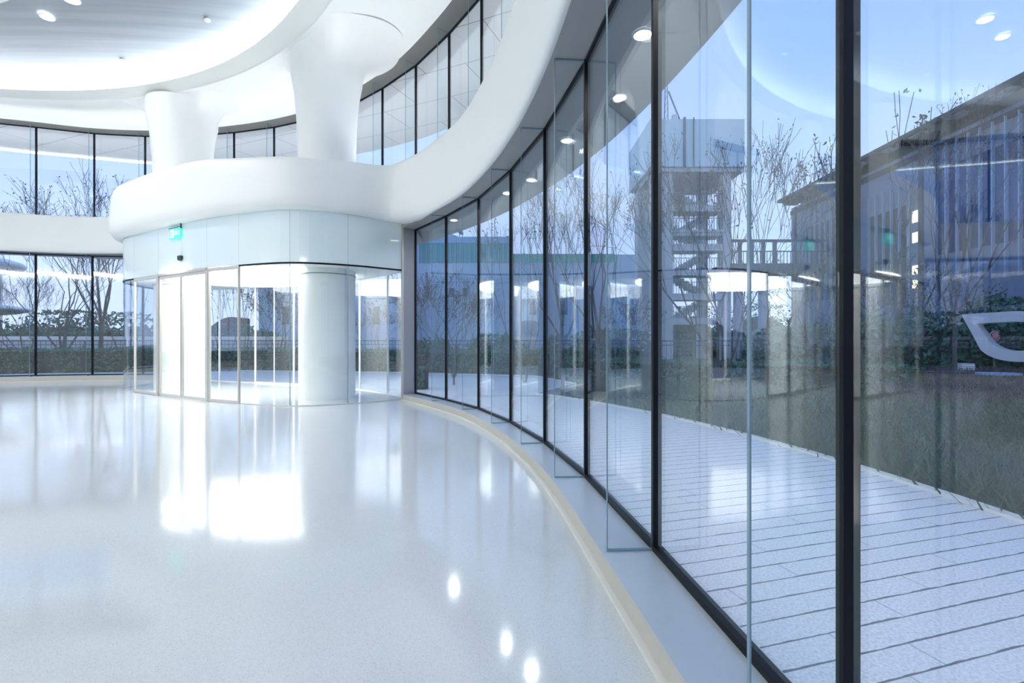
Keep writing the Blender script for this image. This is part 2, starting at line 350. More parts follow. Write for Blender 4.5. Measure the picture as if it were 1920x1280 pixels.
# exterior slab edge between the floors: underside grey, outer face white
def between(name, A, B, z, zt, label, mats, dA=.03):
    n = 90
    def res(P):
        P = [Vector((p[0], p[1])) for p in P]; L = [0]
        for a, b in zip(P[:-1], P[1:]): L.append(L[-1]+(b-a).length)
        out = []
        for k in range(n+1):
            s = L[-1]*k/n
            for i in range(len(P)-1):
                if s <= L[i+1]+1e-6: out.append(P[i].lerp(P[i+1], (s-L[i])/max(L[i+1]-L[i], 1e-9))); break
        return out
    a = res(A); b = res(B); mb = MB()
    mb.strip([[(p.x, p.y, z) for p in a], [(p.x, p.y, z) for p in b]], 0)
    mb.strip([[(p.x, p.y, z) for p in b], [(p.x, p.y, zt) for p in b]], 1)
    mb.strip([[(p.x, p.y, zt) for p in b], [(p.x, p.y, zt) for p in a]], 1)
    mb.strip([[(p.x, p.y, zt) for p in a], [(p.x, p.y, z) for p in a]], 1)
    return tag(mb.build(name, mats), label, kind='structure')
UPo = offset(catmull([Vector(p) for p in UP], 5), -.28)
iR = 18*5
lowline = LOW_L+LOW_V[1:]+LOW_R[1:]
between('trim_4', outer_edge(LOW_R, .03), UPo[90:], H_LOW, Z_DECK-.02, 'exterior slab edge with grey underside above the right glass', ['panelgrey', 'plaster'])
between('trim_5', outer_edge(LOW_L, .03), UPo[:61], H_LOWL, Z_DECK-.02, 'exterior slab edge above the left glass', ['panelgrey', 'plaster'])
between('trim_6', outer_edge(LOW_V, .12), UPo[60:91], H_LOW, Z_DECK-.02, 'exterior slab edge above the outer vestibule glass', ['panelgrey', 'plaster'])
# roof overhang
S0 = offset(catmull([Vector(p) for p in UP], 5), -.03); S1 = offset(catmull([Vector(p) for p in UP], 5), -3.4); ro = MB()
ro.strip([[(p.x, p.y, H_UP+.02) for p in S0], [(p.x, p.y, H_UP+.12) for p in S1]], 0)
ro.strip([[(p.x, p.y, H_UP+.12) for p in S1], [(p.x, p.y, H_UP+.7) for p in S1], [(p.x, p.y, H_UP+1.0) for p in S0], [(p.x, p.y, H_UP+.02) for p in S0]], 1)
tag(ro.build('ceiling_overhang', ['soffit', 'plaster']), 'white panelled roof overhang outside the clerestory', kind='structure')

# jamb between right glass and vestibule ---------------------------------
J0 = Vector((-2.414, 12.10)); J1 = Vector((-2.70, 11.87))
jm = MB().wallseg(J0+Vector((-.02, .02)), J1+Vector((.0, .0)), .05, Z_SILL-.02, H_LOW+.02, off=0)
jm.wallseg(J1+(J1-J0)*.02, J1+(J0-J1)*.08, .08, 0, H_LOW+.02, mi=1)
tag(jm.build('wall_jamb', ['jamb', 'frame']), 'grey metal jamb where the vestibule meets the curved glass', kind='structure')

# ------------------------------------------------------------------ vestibule
SEAM = [(-10.62, 13.62), (-9.33, 12.78), (-8.30, 12.17), (-7.30, 11.60), (-6.28, 11.15), (-4.92, 10.72), (-3.76, 11.08), (-2.72, 11.89)]
VL = [(-12.1, 17.6), (-12.08, 16.6), (-11.98, 15.6), (-11.72, 14.7), (-11.3, 14.1)]
VP = [Vector(p) for p in VL+SEAM]
VC = catmull(VP, 6)                     # 6 steps per span; seams start at index len(VL)*6
k0 = len(VL)*6
def curved(P, t, z0, z1, mi=0, mb=None):
    mb = mb or MB(); A = offset(P, t/2); B = offset(P, -t/2)
    mb.strip([[(p.x, p.y, z) for p in q] for q, z in ((A, z0), (A, z1), (B, z1), (B, z0), (A, z0))], mi)
    for i in (0, -1): a, b = A[i], B[i]; mb.add([(a.x, a.y, z0), (b.x, b.y, z0), (b.x, b.y, z1), (a.x, a.y, z1)], [(0, 1, 2, 3)], mi)
    return mb
Z_T = 3.2; Z_B = 4.40
ve = empty('wall_vestibule', (-7, 12, 0)); tag(ve, 'curved glass vestibule wall with pale frosted band above the clear glass', kind='structure')
LV = (-7, 12, 0)
spans = [(0, 24), (24, 30)]+[(k0+6*i, k0+6*i+6) for i in range(7)]
for a, b in spans:
    P = VC[a:b+1]
    local(curved(P, .03, Z_T, Z_B), LV).build('frosted_panel', 'frost', ve, smooth=False)
sm = MB()
for i in [k0+6*j for j in range(8)]:
    p = VC[i]; sm.tube((p.x, p.y, Z_T), (p.x, p.y, Z_B), .017, .017, 6)
local(sm, LV).build('panel_seam', 'seam', ve)
local(curved(VC[k0+24:], .05, Z_T-.035, Z_T), LV).build('shadow_gap', 'black', ve)
local(curved(VC[:k0+1], .05, Z_T-.035, Z_T), LV).build('shadow_gap', 'black', ve)
for a, b in [(0, 24), (24, 30), (k0+24, k0+30), (k0+30, k0+36), (k0+36, k0+42)]:
    local(curved(VC[a:b+1], .016, .02, Z_T-.03), LV).build('glass_pane', 'vglass', ve)
local(curved(VC[k0+24:], .03, 0, .02), LV).build('floor_channel', 'frame', ve)
local(curved(VC[:k0+1], .03, 0, .02), LV).build('floor_channel', 'frame', ve)
e_ = MB()
for i in (k0+30, k0+36): p = VC[i]; e_.tube((p.x, p.y, .02), (p.x, p.y, Z_T-.03), .010, .010, 6)
local(e_, LV).build('glass_joint', 'finedge', ve)
# doors
def leaf(name, a, b, label, z1=3.14, rail=.045, sill=.07, off=0, handle=False):
    a = Vector(a); b = Vector(b); d = (b-a).normalized(); L = (a.x, a.y, 0)
    r = empty(name, L); tag(r, label, kind='structure')
    f = MB(); f.wallseg(a, b, .05, .01, .01+sill, off); f.wallseg(a, b, .05, z1-.08, z1, off)
    f.wallseg(a, a+d*rail, .05, .01+sill, z1-.08, off); f.wallseg(b-d*rail, b, .05, .01+sill, z1-.08, off)
    local(f, L).build('door_frame', 'frame', r)
    local(MB().wallseg(a+d*rail, b-d*rail, .016, .01+sill, z1-.08, off), L).build('glass_pane', 'vglass', r)
    return r
S_ = [VC[k0+6*i] for i in range(8)]
leaf('door_1', S_[1]+(S_[2]-S_[1])*.05, S_[2]-(S_[2]-S_[1])*.004, 'left glass sliding door leaf of the vestibule')
leaf('door_2', S_[2]+(S_[3]-S_[2])*.004, S_[3]-(S_[3]-S_[2])*.02, 'right glass sliding door leaf of the vestibule')
leaf('window_90', S_[0], S_[1]-(S_[1]-S_[0])*.03, 'fixed framed glass left of the sliding doors', rail=.035, sill=.06, z1=3.19)
leaf('window_91', S_[3]+(S_[4]-S_[3])*.03, S_[4], 'fixed framed glass right of the sliding doors', rail=.035, sill=.06, z1=3.19)
tr = MB(); tr.wallseg(S_[1], S_[3], .10, 3.14, 3.20, 0); tr.wallseg(S_[1]-(S_[1]-S_[0])*.03, S_[1]+(S_[2]-S_[1])*.05, .10, 0, 3.14); tr.wallseg(S_[3]-(S_[3]-S_[2])*.02, S_[3]+(S_[4]-S_[3])*.05, .08, 0, 3.14)
tag(tr.build('trim_7', 'frame'), 'silver head track and posts of the sliding doors', kind='structure')
# vestibule ceiling + luminous panel
vc = MB(); poly = [(p.x, p.y) for p in VC]+[(p[0], p[1]) for p in LOW_V[::-1]]
vc.prism(poly[::-1], 3.25, 3.30)
tag(vc.build('ceiling_vestibule', 'ceil'), 'white ceiling inside the vestibule', kind='structure')
lp = MB(); n = 48; cx, cyy, rot = -7.15, 13.75, math.radians(-24)
el = []
for i in range(n):
    a = 2*math.pi*i/n; u = 3.0*math.cos(a); v = 2.0*math.sin(a)*(1-.10*math.cos(a)); el.append((cx+u*math.cos(rot)-v*math.sin(rot), cyy+u*math.sin(rot)+v*math.cos(rot)))
lp.prism(el, 3.215, 3.245)
tag(lp.build('luminous_ceiling_panel', 'lum'), 'large glowing oval light panel in the vestibule ceiling between the columns', 'ceiling light')

# ------------------------------------------------------------------ main ceiling
R2c = (-13.15, 2.25); R2 = 12.3; Z2 = CAMZ+7.2
R1c = (-13.5, 2.32); R1 = 12.08; Z1 = CAMZ+7.4
n = 160
UPin = offset(catmull([Vector(p) for p in UP], 5), .5)
ce = MB(); rows = []
angs = [math.atan2(p.y-R2c[1], p.x-R2c[0]) for p in UPin]
# add an arc behind the viewer so that the ceiling closes
a_end = angs[-1]; a_start = angs[0]
extra = list(np.linspace(a_end, a_start-2*math.pi if a_start > a_end else a_start, 40))[1:-1]
outer = [(p.x, p.y) for p in UPin]+[(R2c[0]+15.0*math.cos(a), R2c[1]+15.0*math.sin(a)) for a in extra]
def sm(t): return t*t*(3-2*t)
K = 12
for j in range(K+1):
    t = j/K; row = []
    for (x, y) in outer:
        a = math.atan2(y-R2c[1], x-R2c[0]); ix = R2c[0]+R2*math.cos(a); iy = R2c[1]+R2*math.sin(a)
        z = Z2+(H_UP-Z2)*sm(t)+.10*math.sin(math.pi*t)
        row.append((ix+(x-ix)*t, iy+(y-iy)*t, z))
    rows.append(row)
ce.strip(rows, closed=True)
top = [[(x, y, 11.2) for x, y, z in rows[-1]]]
tag(ce.build('ceiling', 'ceil', smooth=True), 'smooth white ceiling sweeping round the oval opening', kind='structure')
# lip + cove + dome
def circ(c, r, z, n=160): return [(c[0]+r*math.cos(2*math.pi*i/n), c[1]+r*math.sin(2*math.pi*i/n), z) for i in range(n)]
lip = MB(); lip.strip([circ(R2c, R2+.02, Z2-.0), circ(R1c, R1, Z1), circ(R1c, R1+.06, Z1+.02), circ(R1c, R1+1.15, Z1+.02)], closed=True)
tag(lip.build('ceiling_opening_lip', 'lip', smooth=False), 'pale lip round the oval ceiling opening', kind='structure')
ZD = CAMZ+8.5
dome = MB(); dome.strip([circ(R1c, R1+1.15, Z1+.02), circ(R1c, R1+1.1, Z1+.25), circ(R1c, R1+.8, Z1+.42), circ(R1c, R1-.2, Z1+.60), circ(R1c, R1-1.6, Z1+.85), circ(R1c, R1-3.6, ZD), circ(R1c, R1*.5, ZD+.02), circ(R1c, .1, ZD+.02)], closed=True)
tag(dome.build('ceiling_recess', 'brushed', smooth=True), 'brushed grey recessed ceiling inside the oval opening', kind='structure')
cv = MB(); cv.strip([circ(R1c, R1+.30, Z1+.06), circ(R1c, R1+.46, Z1+.06), circ(R1c, R1+.46, Z1+.03), circ(R1c, R1+.30, Z1+.03), circ(R1c, R1+.30, Z1+.06)], closed=True)
tag(cv.build('cove_light_strip', 'cove'), 'hidden led strip washing the recessed ceiling round the oval opening', 'light strip')
isl = MB(); isl.disc((-13.3, 5.2, CAMZ+7.75), 6.0, .15, 96)
tag(isl.build('ceiling_island', 'lip'), 'round pale suspended ceiling panel at the middle of the recess', kind='structure')

# ------------------------------------------------------------------ columns
def ceil_z(x, y):
    d = math.hypot(x-R2c[0], y-R2c[1]); t = min(max((d-R2)/2.75, 0), 1); return Z2+(H_UP-Z2)*sm(t)+.10*math.sin(math.pi*t)
def column(x, y, r, flare, label):
    mb = MB(); n = 64; rows = []
    prof = [(-.02, r, 0), (3.0, r, 0), (5.2, r*1.0, 0), (6.2, r*1.02, 0), (7.0, r*1.06, 0), (7.7, r*1.14, 0), (8.15, r*1.26, 0)]
    for z, rr, _ in prof: rows.append([(x+rr*math.cos(2*math.pi*i/n), y+rr*math.sin(2*math.pi*i/n), z) for i in range(n)])
    for k in range(1, 13):
        t = k/12; row = []
        for i in range(n):
            a = 2*math.pi*i/n; ca, sa = math.cos(a), math.sin(a)
            fm = flare
            while fm > r*1.05 and math.hypot(x+fm*ca-R2c[0], y+fm*sa-R2c[1]) < R2+.10: fm -= .02
            r0 = r*1.26; rm = max(fm, r0*1.02)
            rad = r0+(rm-r0)*(1-math.cos(t*math.pi/2))
            zt = ceil_z(x+rm*ca, y+rm*sa)+.01; z0 = 8.15
            row.append((x+rad*ca, y+rad*sa, z0+(zt-z0)*math.sin(t*math.pi/2)**1.0))
        rows.append(row)
    mb.strip(rows, closed=True)
    o = tag(mb.build('column', 'plaster', smooth=True), label, 'column', 'round columns flaring into the ceiling', 'structure')
    ring = MB(); ring.strip([[(x+(r+q)*math.cos(2*math.pi*i/n), y+(r+q)*math.sin(2*math.pi*i/n), z) for i in range(n)] for q, z in ((.002, 3.10), (.012, 3.10), (.012, 3.125), (.002, 3.125))], closed=True)
    ring.build('joint_ring', 'seam', o)
column(-4.77, 12.50, .69, 2.0, 'thick white round column flaring into the ceiling, the nearer one beside the right of the vestibule')
column(-10.20, 15.0, .74, 1.9, 'thick white round column flaring into the ceiling, the farther one behind the sliding doors')

# ------------------------------------------------------------------ balcony band
BL = offset([Vector(p) for p in LOW_L], .42); BR = offset([Vector(p) for p in LOW_R], .36)
# (x, y, z_bottom, z_top, bulge)
BP = []
zl = H_LOWL
for p in BL[:-2]: BP.append((p.x, p.y, zl, CAMZ+4.38, .10))
BP += [(-13.2, 17.25, zl, CAMZ+4.38, .12), (-12.35, 16.6, CAMZ+2.98, CAMZ+4.40, .20), (-12.05, 15.6, CAMZ+2.93, CAMZ+4.42, .30)]
BP += [(-11.72, 14.70, CAMZ+2.93, CAMZ+4.44, .33), (-11.3, 14.08, CAMZ+2.93, CAMZ+4.44, .33), (-10.62, 13.60, CAMZ+2.92, CAMZ+4.43, .33), (-9.33, 12.76, CAMZ+2.91, CAMZ+4.40, .33), (-8.30, 12.15, CAMZ+2.90, CAMZ+4.35, .33),
       (-7.30, 11.58, CAMZ+2.89, CAMZ+4.28, .33), (-6.28, 11.13, CAMZ+2.88, CAMZ+4.15, .33), (-4.92, 10.70, CAMZ+2.87, CAMZ+4.02, .33), (-3.76, 11.05, CAMZ+2.86, CAMZ+4.05, .33)]
BP += [(-3.15, 11.50, CAMZ+2.84, CAMZ+4.12, .42), (-2.66, 11.62, CAMZ+2.77, CAMZ+4.20, .48), (-2.18, 11.20, H_LOW, CAMZ+4.25, .34)]
zt = [0, 4.25, 4.22, 4.28, 4.38, 4.45, 4.5, 4.5, 4.5, 4.5, 4.5]; bu = [0, .16, .13, .12, .12, .12, .12, .12, .12, .12, .12]
for i in range(1, len(BR)): BP.append((BR[i].x, BR[i].y, H_LOW, CAMZ+zt[i], bu[i]))
BQ = catmull([Vector((p[0], p[1], p[2])) for p in BP], 8)
BX = catmull([Vector((p[3], p[4], 0)) for p in BP], 8)
NN = normals(BQ)
# smooth the normals so that the bulge turns softly
for _ in range(22): NN = [((NN[max(i-1, 0)]+NN[i]*2+NN[min(i+1, len(NN)-1)])).normalized() for i in range(len(NN))]
prof = [(0, 0), (.35, -.005), (.70, .03), (.92, .10), (1.0, .20), (.99, .35), (.95, .55), (.86, .75), (.72, .88), (.50, .96), (.20, .995), (-.3, 1.0), (-1.6, .99)]
ba = MB(); rows = []
for o_, z_ in prof:
    rows.append([(p.x+nn.x*o_*q.y, p.y+nn.y*o_*q.y, p.z+(q.x-p.z)*z_) for p, q, nn in zip(BQ, BX, NN)])
ba.strip(rows)
# deck behind the band, back to the clerestory sill
def resample(P, n):
    P = [Vector((p[0], p[1])) for p in P]; L = [0]
    for a, b in zip(P[:-1], P[1:]): L.append(L[-1]+(b-a).length)
    out = []
    for k in range(n):
        s = L[-1]*k/(n-1)
        i = max(j for j in range(len(L)) if L[j] <= s+1e-9); i = min(i, len(P)-2); out.append(P[i].lerp(P[i+1], (s-L[i])/max(L[i+1]-L[i], 1e-9)))
    return out
# match by nearest point on the clerestory line
US = [Vector((p.x, p.y)) for p in offset(catmull([Vector(p) for p in UP], 12), -.05)]
dk = []
last = 0
for r in rows[-1]:
    q = Vector(r[:2]); best = min(range(last, min(last+14, len(US))), key=lambda i: (US[i]-q).length); last = best; dk.append(US[best])
ba.strip([rows[-1], [(p.x, p.y, Z_DECK-.03) for p in dk]])
tag(ba.build('wall_balcony', 'plaster', smooth=True), 'smooth white balcony band bulging over the vestibule and sweeping up along the right glass', kind='structure')

# uplight strip, out of sight, added to brighten the ceiling by the clerestory
us = MB(); UC = catmull([Vector(p) for p in UP], 4); A0 = offset(UC, .16); B0 = offset(UC, .30)
zz = [float(np.interp(i, [0, 13*4, 16*4, len(UC)], [5.74, 5.74, 5.42, 5.46])) for i in range(len(UC))]
A_ = [(p.x, p.y, z) for p, z in zip(A0, zz)]; B_ = [(p.x, p.y, z) for p, z in zip(B0, zz)]
us.strip([A_, B_, [(x, y, z+.03) for x, y, z in B_], [(x, y, z+.03) for x, y, z in A_], A_])
ux = MB(); A0 = offset(UC, -.10); B0 = offset(UC, -.22)  # unseen strip added outside so the roof overhang reads bright
A_ = [(p.x, p.y, Z_DECK) for p in A0]; B_ = [(p.x, p.y, Z_DECK) for p in B0]
ux.strip([A_, B_, [(x, y, z+.03) for x, y, z in B_], [(x, y, z+.03) for x, y, z in A_], A_])
tag(ux.build('added_outside_strip', 'fill_uplight_out'), 'unseen led strip added on the outside ledge to brighten the roof overhang', 'light strip')
el_ = MB(); A0 = offset(UC, -3.30)[:56]; B0 = offset(UC, -3.36)[:56]
el_.strip([[(p.x, p.y, H_UP+.06) for p in A0], [(p.x, p.y, H_UP+.06) for p in B0], [(p.x, p.y, H_UP+.12) for p in B0], [(p.x, p.y, H_UP+.12) for p in A0]])
tag(el_.build('roof_edge_light', 'edgeled'), 'thin glowing line along the outer edge of the roof overhang', 'light strip')
ww = MB(); an = np.linspace(math.radians(-60), math.radians(-178), 50)  # light added out of view: gives the mirrored line, front-lights band and columns
ww.strip([[(-12.6+rr_*math.cos(a), 3.5+rr_*math.sin(a), z) for a in an] for rr_, z in ((14.1, 6.05), (14.1, 6.30), (13.98, 6.30), (13.98, 6.05), (14.1, 6.05))])
tag(ww.build('added_wall_light', 'added_wallwash'), 'unseen long linear light added behind the viewer for the line mirrored in the far left glass', 'added light')
tag(us.build('added_uplight_strip', 'fill_uplight'), 'hidden led strip added along the foot of the clerestory glass to brighten the ceiling', 'light strip')

# ------------------------------------------------------------------ small fittings
def downlight(x, y, z, r, watt, label, group, cat='downlight', spot=True, name='recessed_downlight'):
    o = empty(name, (x, y, z)); tag(o, label, cat, group)
    MB().disc((0, 0, -.004), r*1.0, .006, 24).build('lamp_lens', 'lamp', o)
    n = 24
    MB().strip([[(q*math.cos(2*math.pi*i/n), q*math.sin(2*math.pi*i/n), zz) for i in range(n)] for q, zz in ((r*1.02, -.004), (r*1.02, -.016), (r*1.2, -.012), (r*1.25, .0))], closed=True).build('trim_ring', 'rim', o)
    if watt:
        l = bpy.data.lights.new(name+'_beam', 'AREA'); l.shape = 'DISK'; l.size = r*2; l.energy = watt*LAMP; l.color = (1, .985, .96); l.spread = math.radians(150)
        lo = bpy.data.objects.new('lamp_beam', l); COL.objects.link(lo); lo.parent = o; lo.location = (0, 0, -.03)
    return o
def dome_z(d):
    return float(np.interp(d, [0, R1-3.6, R1-1.6, R1-.2, R1+.8], [ZD, ZD, Z1+.85, Z1+.60, Z1+.42]))
downlight(-11.93, 12.41, dome_z(10.22)-.02, .13, 25, 'bright recessed downlight in the grey ceiling, lower of the two near the top left', 'downlights in the grey recessed ceiling')
downlight(-10.78, 11.83, dome_z(9.9)-.02, .15, 25, 'bright recessed downlight at the top edge, upper right of the two in the grey ceiling', 'downlights in the grey recessed ceiling')
for i in range(9):
    a = 2*math.pi*i/9+.3; downlight(-13.3+4.3*math.cos(a), 5.2+4.3*math.sin(a), CAMZ+7.60, .09, 45, 'round downlight in the pale suspended ceiling panel', 'downlights in the suspended panel')
for i in range(10):
    a = math.radians(-75+15*i+(3 if i > 5 else 0))
    rr = 8.0; x = R1c[0]+rr*math.cos(a); y = R1c[1]+rr*math.sin(a)
    downlight(x, y, ZD, .08, 9, 'recessed downlight near the rim of the grey ceiling', 'downlights near the rim of the recess')
def detector(px, py, z, r, label):
    for _ in range(20): Y = 907*(z-CAMZ)/(636-py); x = (px-960)/907*Y; z = dome_z(math.hypot(x-R1c[0], Y-R1c[1]))
    o = MB(); o.disc((0, 0, 0), r, .03, 20, 0); o.disc((0, 0, -.03), r*.6, .03, 16, 0)
    tag(o.build('smoke_detector', 'rim', loc=(x, Y, z)), label, 'smoke detector', 'detectors on the ceiling')
detector(389, 36, ZD+.01, .07, 'small white smoke detector on the grey ceiling, rightmost one')
detector(230, 112, ZD+.01, .07, 'small white smoke detector on the grey ceiling above the farther column')
detector(145, 153, ZD+.01, .06, 'small detector near the glowing rim of the grey ceiling')
# exterior soffit downlights
for i, (px, py, lab) in enumerate([(851, 412, 'farthest of the row, near the grey jamb'), (951, 361, 'third from the far end'), (996, 336, 'fourth from the far end'), (1063, 262, 'second nearest'), (1205, 63, 'nearest and brightest')]):
    Y = 907*(H_LOW-CAMZ)/(636-py); downlight((px-960)/907*Y, Y, H_LOW-.001, .075, 12, f'small downlight under the grey outside soffit, {lab}', 'downlights under the outside soffit')
for (x, y) in [(1.38, 2.6), (1.45, .8), (-3.6, 13.9)]:
    downlight(x, y, H_LOW-.001, .075, 12, 'small downlight under the grey outside soffit beyond the frame', 'downlights under the outside soffit')
# exit sign and sensor on the frosted band
sx = VC[k0+6*2]; d12 = (S_[2]-S_[1]).normalized(); nv = Vector((d12.y, -d12.x))
ex = empty('exit_sign', (sx.x-d12.x*.12+nv.x*.06, sx.y-d12.y*.12+nv.y*.06, 4.16)); tag(ex, 'green glowing hanging exit sign in front of the frosted band above the sliding doors', 'exit sign')
def sgnbox(mb, u0, u1, z0, z1, w0, w1, mi=0):
    c = d12*((u0+u1)/2)+nv*((w0+w1)/2); return mb.obox((c.x, c.y, (z0+z1)/2), (d12.x*(u1-u0)/2, d12.y*(u1-u0)/2, 0), (nv.x*(w1-w0)/2, nv.y*(w1-w0)/2, 0), (0, 0, (z1-z0)/2), mi)
sgnbox(MB(), -.36, .18, -.13, .13, -.012, .012).build('sign_plate', 'green', ex)
sgnbox(MB(), -.30, -.14, -.10, .10, .012, .016).build('pictogram_panel', 'exitwhite', ex)
rn = MB()   # running figure and door
sgnbox(rn, -.235, -.205, .045, .075, .016, .019)
for (u0, z0, u1, z1) in [(-.22, .045, -.23, -.02), (-.225, .035, -.19, .01), (-.225, .035, -.262, .015), (-.23, -.02, -.195, -.05), (-.195, -.05, -.2, -.085), (-.23, -.02, -.262, -.06)]:
    p = d12*u0+nv*.018; q = d12*u1+nv*.018; rn.tube((p.x, p.y, z0), (q.x, q.y, z1), .008, .008, 5)
rn.build('running_figure', 'green', ex)
def text(s, name, size, m, parent, loc, rot, extr=.002, parts=True):
    c = bpy.data.curves.new(name, 'FONT'); c.body = s; c.size = size; c.align_x = 'CENTER'; c.align_y = 'CENTER'; c.extrude = extr
    c.materials.append(M[m]); t_ = bpy.data.objects.new(name, c); COL.objects.link(t_); bpy.context.view_layer.update()
    me = bpy.data.meshes.new_from_object(t_.evaluated_get(bpy.context.evaluated_depsgraph_get())); bpy.data.objects.remove(t_); o = bpy.data.objects.new(name, me); COL.objects.link(o); o.parent = parent; o.location = loc; o.rotation_euler = rot; return o
ang = math.atan2(d12.y, d12.x)
text('出口', 'lettering', .13, 'exitwhite', ex, (d12.x*.02+nv.x*.014, d12.y*.02+nv.y*.014, 0.0), (math.pi/2, 0, ang))
hk = MB(); hk.tube((d12.x*.19, d12.y*.19, .10), (d12.x*.19, d12.y*.19, .30), .016, .016, 8); sgnbox(hk, -.38, .20, .13, .15, -.02, .02)
hk.build('hanger', 'blackplastic', ex)
se = empty('door_motion_sensor', (sx.x+nv.x*.05, sx.y+nv.y*.05, 3.52)); tag(se, 'small black motion sensor above the sliding doors', 'sensor')
b_ = MB(); sgnbox(b_, -.075, .075, -.02, .06, -.03, .03); b_.build('housing', 'blackplastic', se)
b_ = MB(); nn_ = 16; b_.strip([[(.062*math.cos(t)*math.cos(2*math.pi*i/nn_), .062*math.cos(t)*math.sin(2*math.pi*i/nn_), -.02-.055*math.sin(t)) for i in range(nn_)] for t in np.linspace(0, 1.5, 6)], closed=True); b_.build('lens', 'blackplastic', se, smooth=True)

# ------------------------------------------------------------------ outside: ground
gp = MB(); gp.box(-80, 90, -30, 140, GROUND-.35, GROUND-.25)
tag(gp.build('ground', 'soil'), 'dark planted ground around the building', kind='structure')
pv = MB()
outerP = [(-12.6+17.05*math.cos(a), 3.5+17.05*math.sin(a)) for a in np.linspace(math.radians(-40), math.radians(39), 24)]
outerP += [(2.2, 17.5), (1.0, 21), (-6, 23.4), (-14, 24.6), (-22, 23.0), (-29, 18.5), (-34, 10), (-35, 0)]
inP = [(p.x, p.y) for p in offset(catmull([Vector(p) for p in lowline], 3), -.06)]
ringpoly = resample([Vector(p) for p in outerP[::-1]], 80); inr = resample([Vector(p) for p in inP], 80)
pv.strip([[(p.x, p.y, GROUND) for p in ringpoly], [(p.x, p.y, GROUND) for p in inr]])
pv.strip([[(p.x, p.y, GROUND-.25) for p in ringpoly], [(p.x, p.y, GROUND) for p in ringpoly]])
tag(pv.build('ground_paving', 'paving'), 'pale granite plank paving outside the glass', kind='structure')
kb = MB(); K1 = [Vector(p) for p in outerP[:28]]; K2 = offset(K1, .12)
kb.strip([[(p.x, p.y, GROUND-.2) for p in offset(K1, 0)], [(p.x, p.y, GROUND+.03) for p in K1], [(p.x, p.y, GROUND+.03) for p in K2], [(p.x, p.y, GROUND-.2) for p in K2]])
tag(kb.build('trim_8', 'whitestrip'), 'thin pale stone edging between paving and lawn', kind='structure')

# ------------------------------------------------------------------ vegetation
def leafcloud(pts, size, rng, up=.3):
    n = len(pts); P = np.array(pts)
    u = rng.normal(size=(n, 3)); u /= np.linalg.norm(u, axis=1)[:, None]
    w = rng.normal(size=(n, 3)); w = np.cross(u, w); w /= np.linalg.norm(w, axis=1)[:, None]
    s = size*(.6+.8*rng.random(n))[:, None]
    V = np.stack([P-u*s, P+w*s*.5, P+u*s, P-w*s*.5], 1).reshape(-1, 3)
    return V
def quads(name, V, m, parent=None, mb=None):
    n = len(V)//4; me = bpy.data.meshes.new(name)
    me.vertices.add(len(V)); me.vertices.foreach_set('co', V.astype(np.float32).ravel())
    me.loops.add(n*4); me.loops.foreach_set('vertex_index', np.arange(n*4, dtype=np.int32)); me.polygons.add(n)
    me.polygons.foreach_set('loop_start', np.arange(0, n*4, 4, dtype=np.int32)); me.materials.append(M[m]); me.update(); me.validate()
    o = bpy.data.objects.new(name, me); COL.objects.link(o)
    if parent: o.parent = parent
    return o
def grow(rng, mb, tips, p, d, L, r, depth, spread=.5, upb=.25, kids=(2, 3), seg=3):
    for s in range(seg):
        r = max(r, .007); d = (d+Vector(rng.normal(size=3)*.09)+Vector((0, 0, upb*.12))).normalized()
        q = p+d*(L/seg); r2 = r*(1-.22/seg*1.2)
        mb.tube(p, q, r, r2, 5 if depth > 2 else 3, cap=False); p = q; r = r2
        if depth <= 2 and s: tips.append(p.copy())
    if depth == 0: tips.append(p.copy()); return
    for k in range(int(rng.integers(kids[0], kids[1]+1))):
        a = rng.random()*6.283; o = d.orthogonal().normalized(); o.rotate(Matrix.Rotation(a, 3, d).to_quaternion())
        nd = (d+o*spread*(.6+.8*rng.random())+Vector((0, 0, upb))).normalized()
        grow(rng, mb, tips, p, nd, L*(.68+.2*rng.random()), r*.62, depth-1, spread, upb, kids, seg)
def make_tree(seed, h, trunk, r, depth=5, spread=.5, upb=.25, leaves=200, ls=.05, kids=(2, 3), name='bare_tree', nk=None):
    rng = np.random.default_rng(seed); mb = MB(); tips = []
    root = empty(name, (0, 0, 0))
    p = Vector((0, 0, -.3)); d = Vector((.04, 0, 1)).normalized()
    mb.tube(p, p+Vector((0, 0, .35)), r*1.5, r, 7, cap=False)
    if trunk:
        q = Vector((0, 0, trunk)); mb.tube((0, 0, 0), q, r, r*.8, 7, cap=False); p = q
    else: p = Vector((0, 0, 0))
    nk = nk or (5 if not trunk else 4)
    for k in range(nk):
        a = 6.283*k/nk+rng.random(); nd = Vector((math.cos(a)*spread, math.sin(a)*spread, 1)).normalized()
        grow(rng, mb, tips, p, nd, h*.27, r*.55, depth-1, spread, upb, kids)
    if trunk:  # leader
        grow(rng, mb, tips, p, Vector((0, 0, 1)), h*.3, r*.7, depth-1, spread*.8, upb, kids)
    zmax = max(t.z for t in tips); f = h/zmax
    mb.v = [(x*f**.5, y*f**.5, z*f if z > 0 else z) for x, y, z in mb.v]; tips = [(t.x*f**.5, t.y*f**.5, t.z*f) for t in tips]
    mb.build('branches', 'bark', root)
    idx = rng.integers(0, len(tips), leaves); P = np.array([tips[i] for i in idx])+rng.normal(size=(leaves, 3))*.06
    quads('leaves', leafcloud(P, ls, rng), 'leaf', root)
    return root
protos = [make_tree(3, 8.5, 2.2, .095, 5, .42, .30, 420, .04), make_tree(11, 7.0, .6, .08, 6, .6, .35, 800, .036), make_tree(23, 6.0, 0, .040, 4, .32, .5, 170, .045, name='multi_stem_tree', nk=3),
          make_tree(31, 4.0, 0, .05, 5, .5, .25, 600, .05, name='bare_shrub')]
heights = [8.5, 7.0, 6.0, 4.0]; used = [0]*4
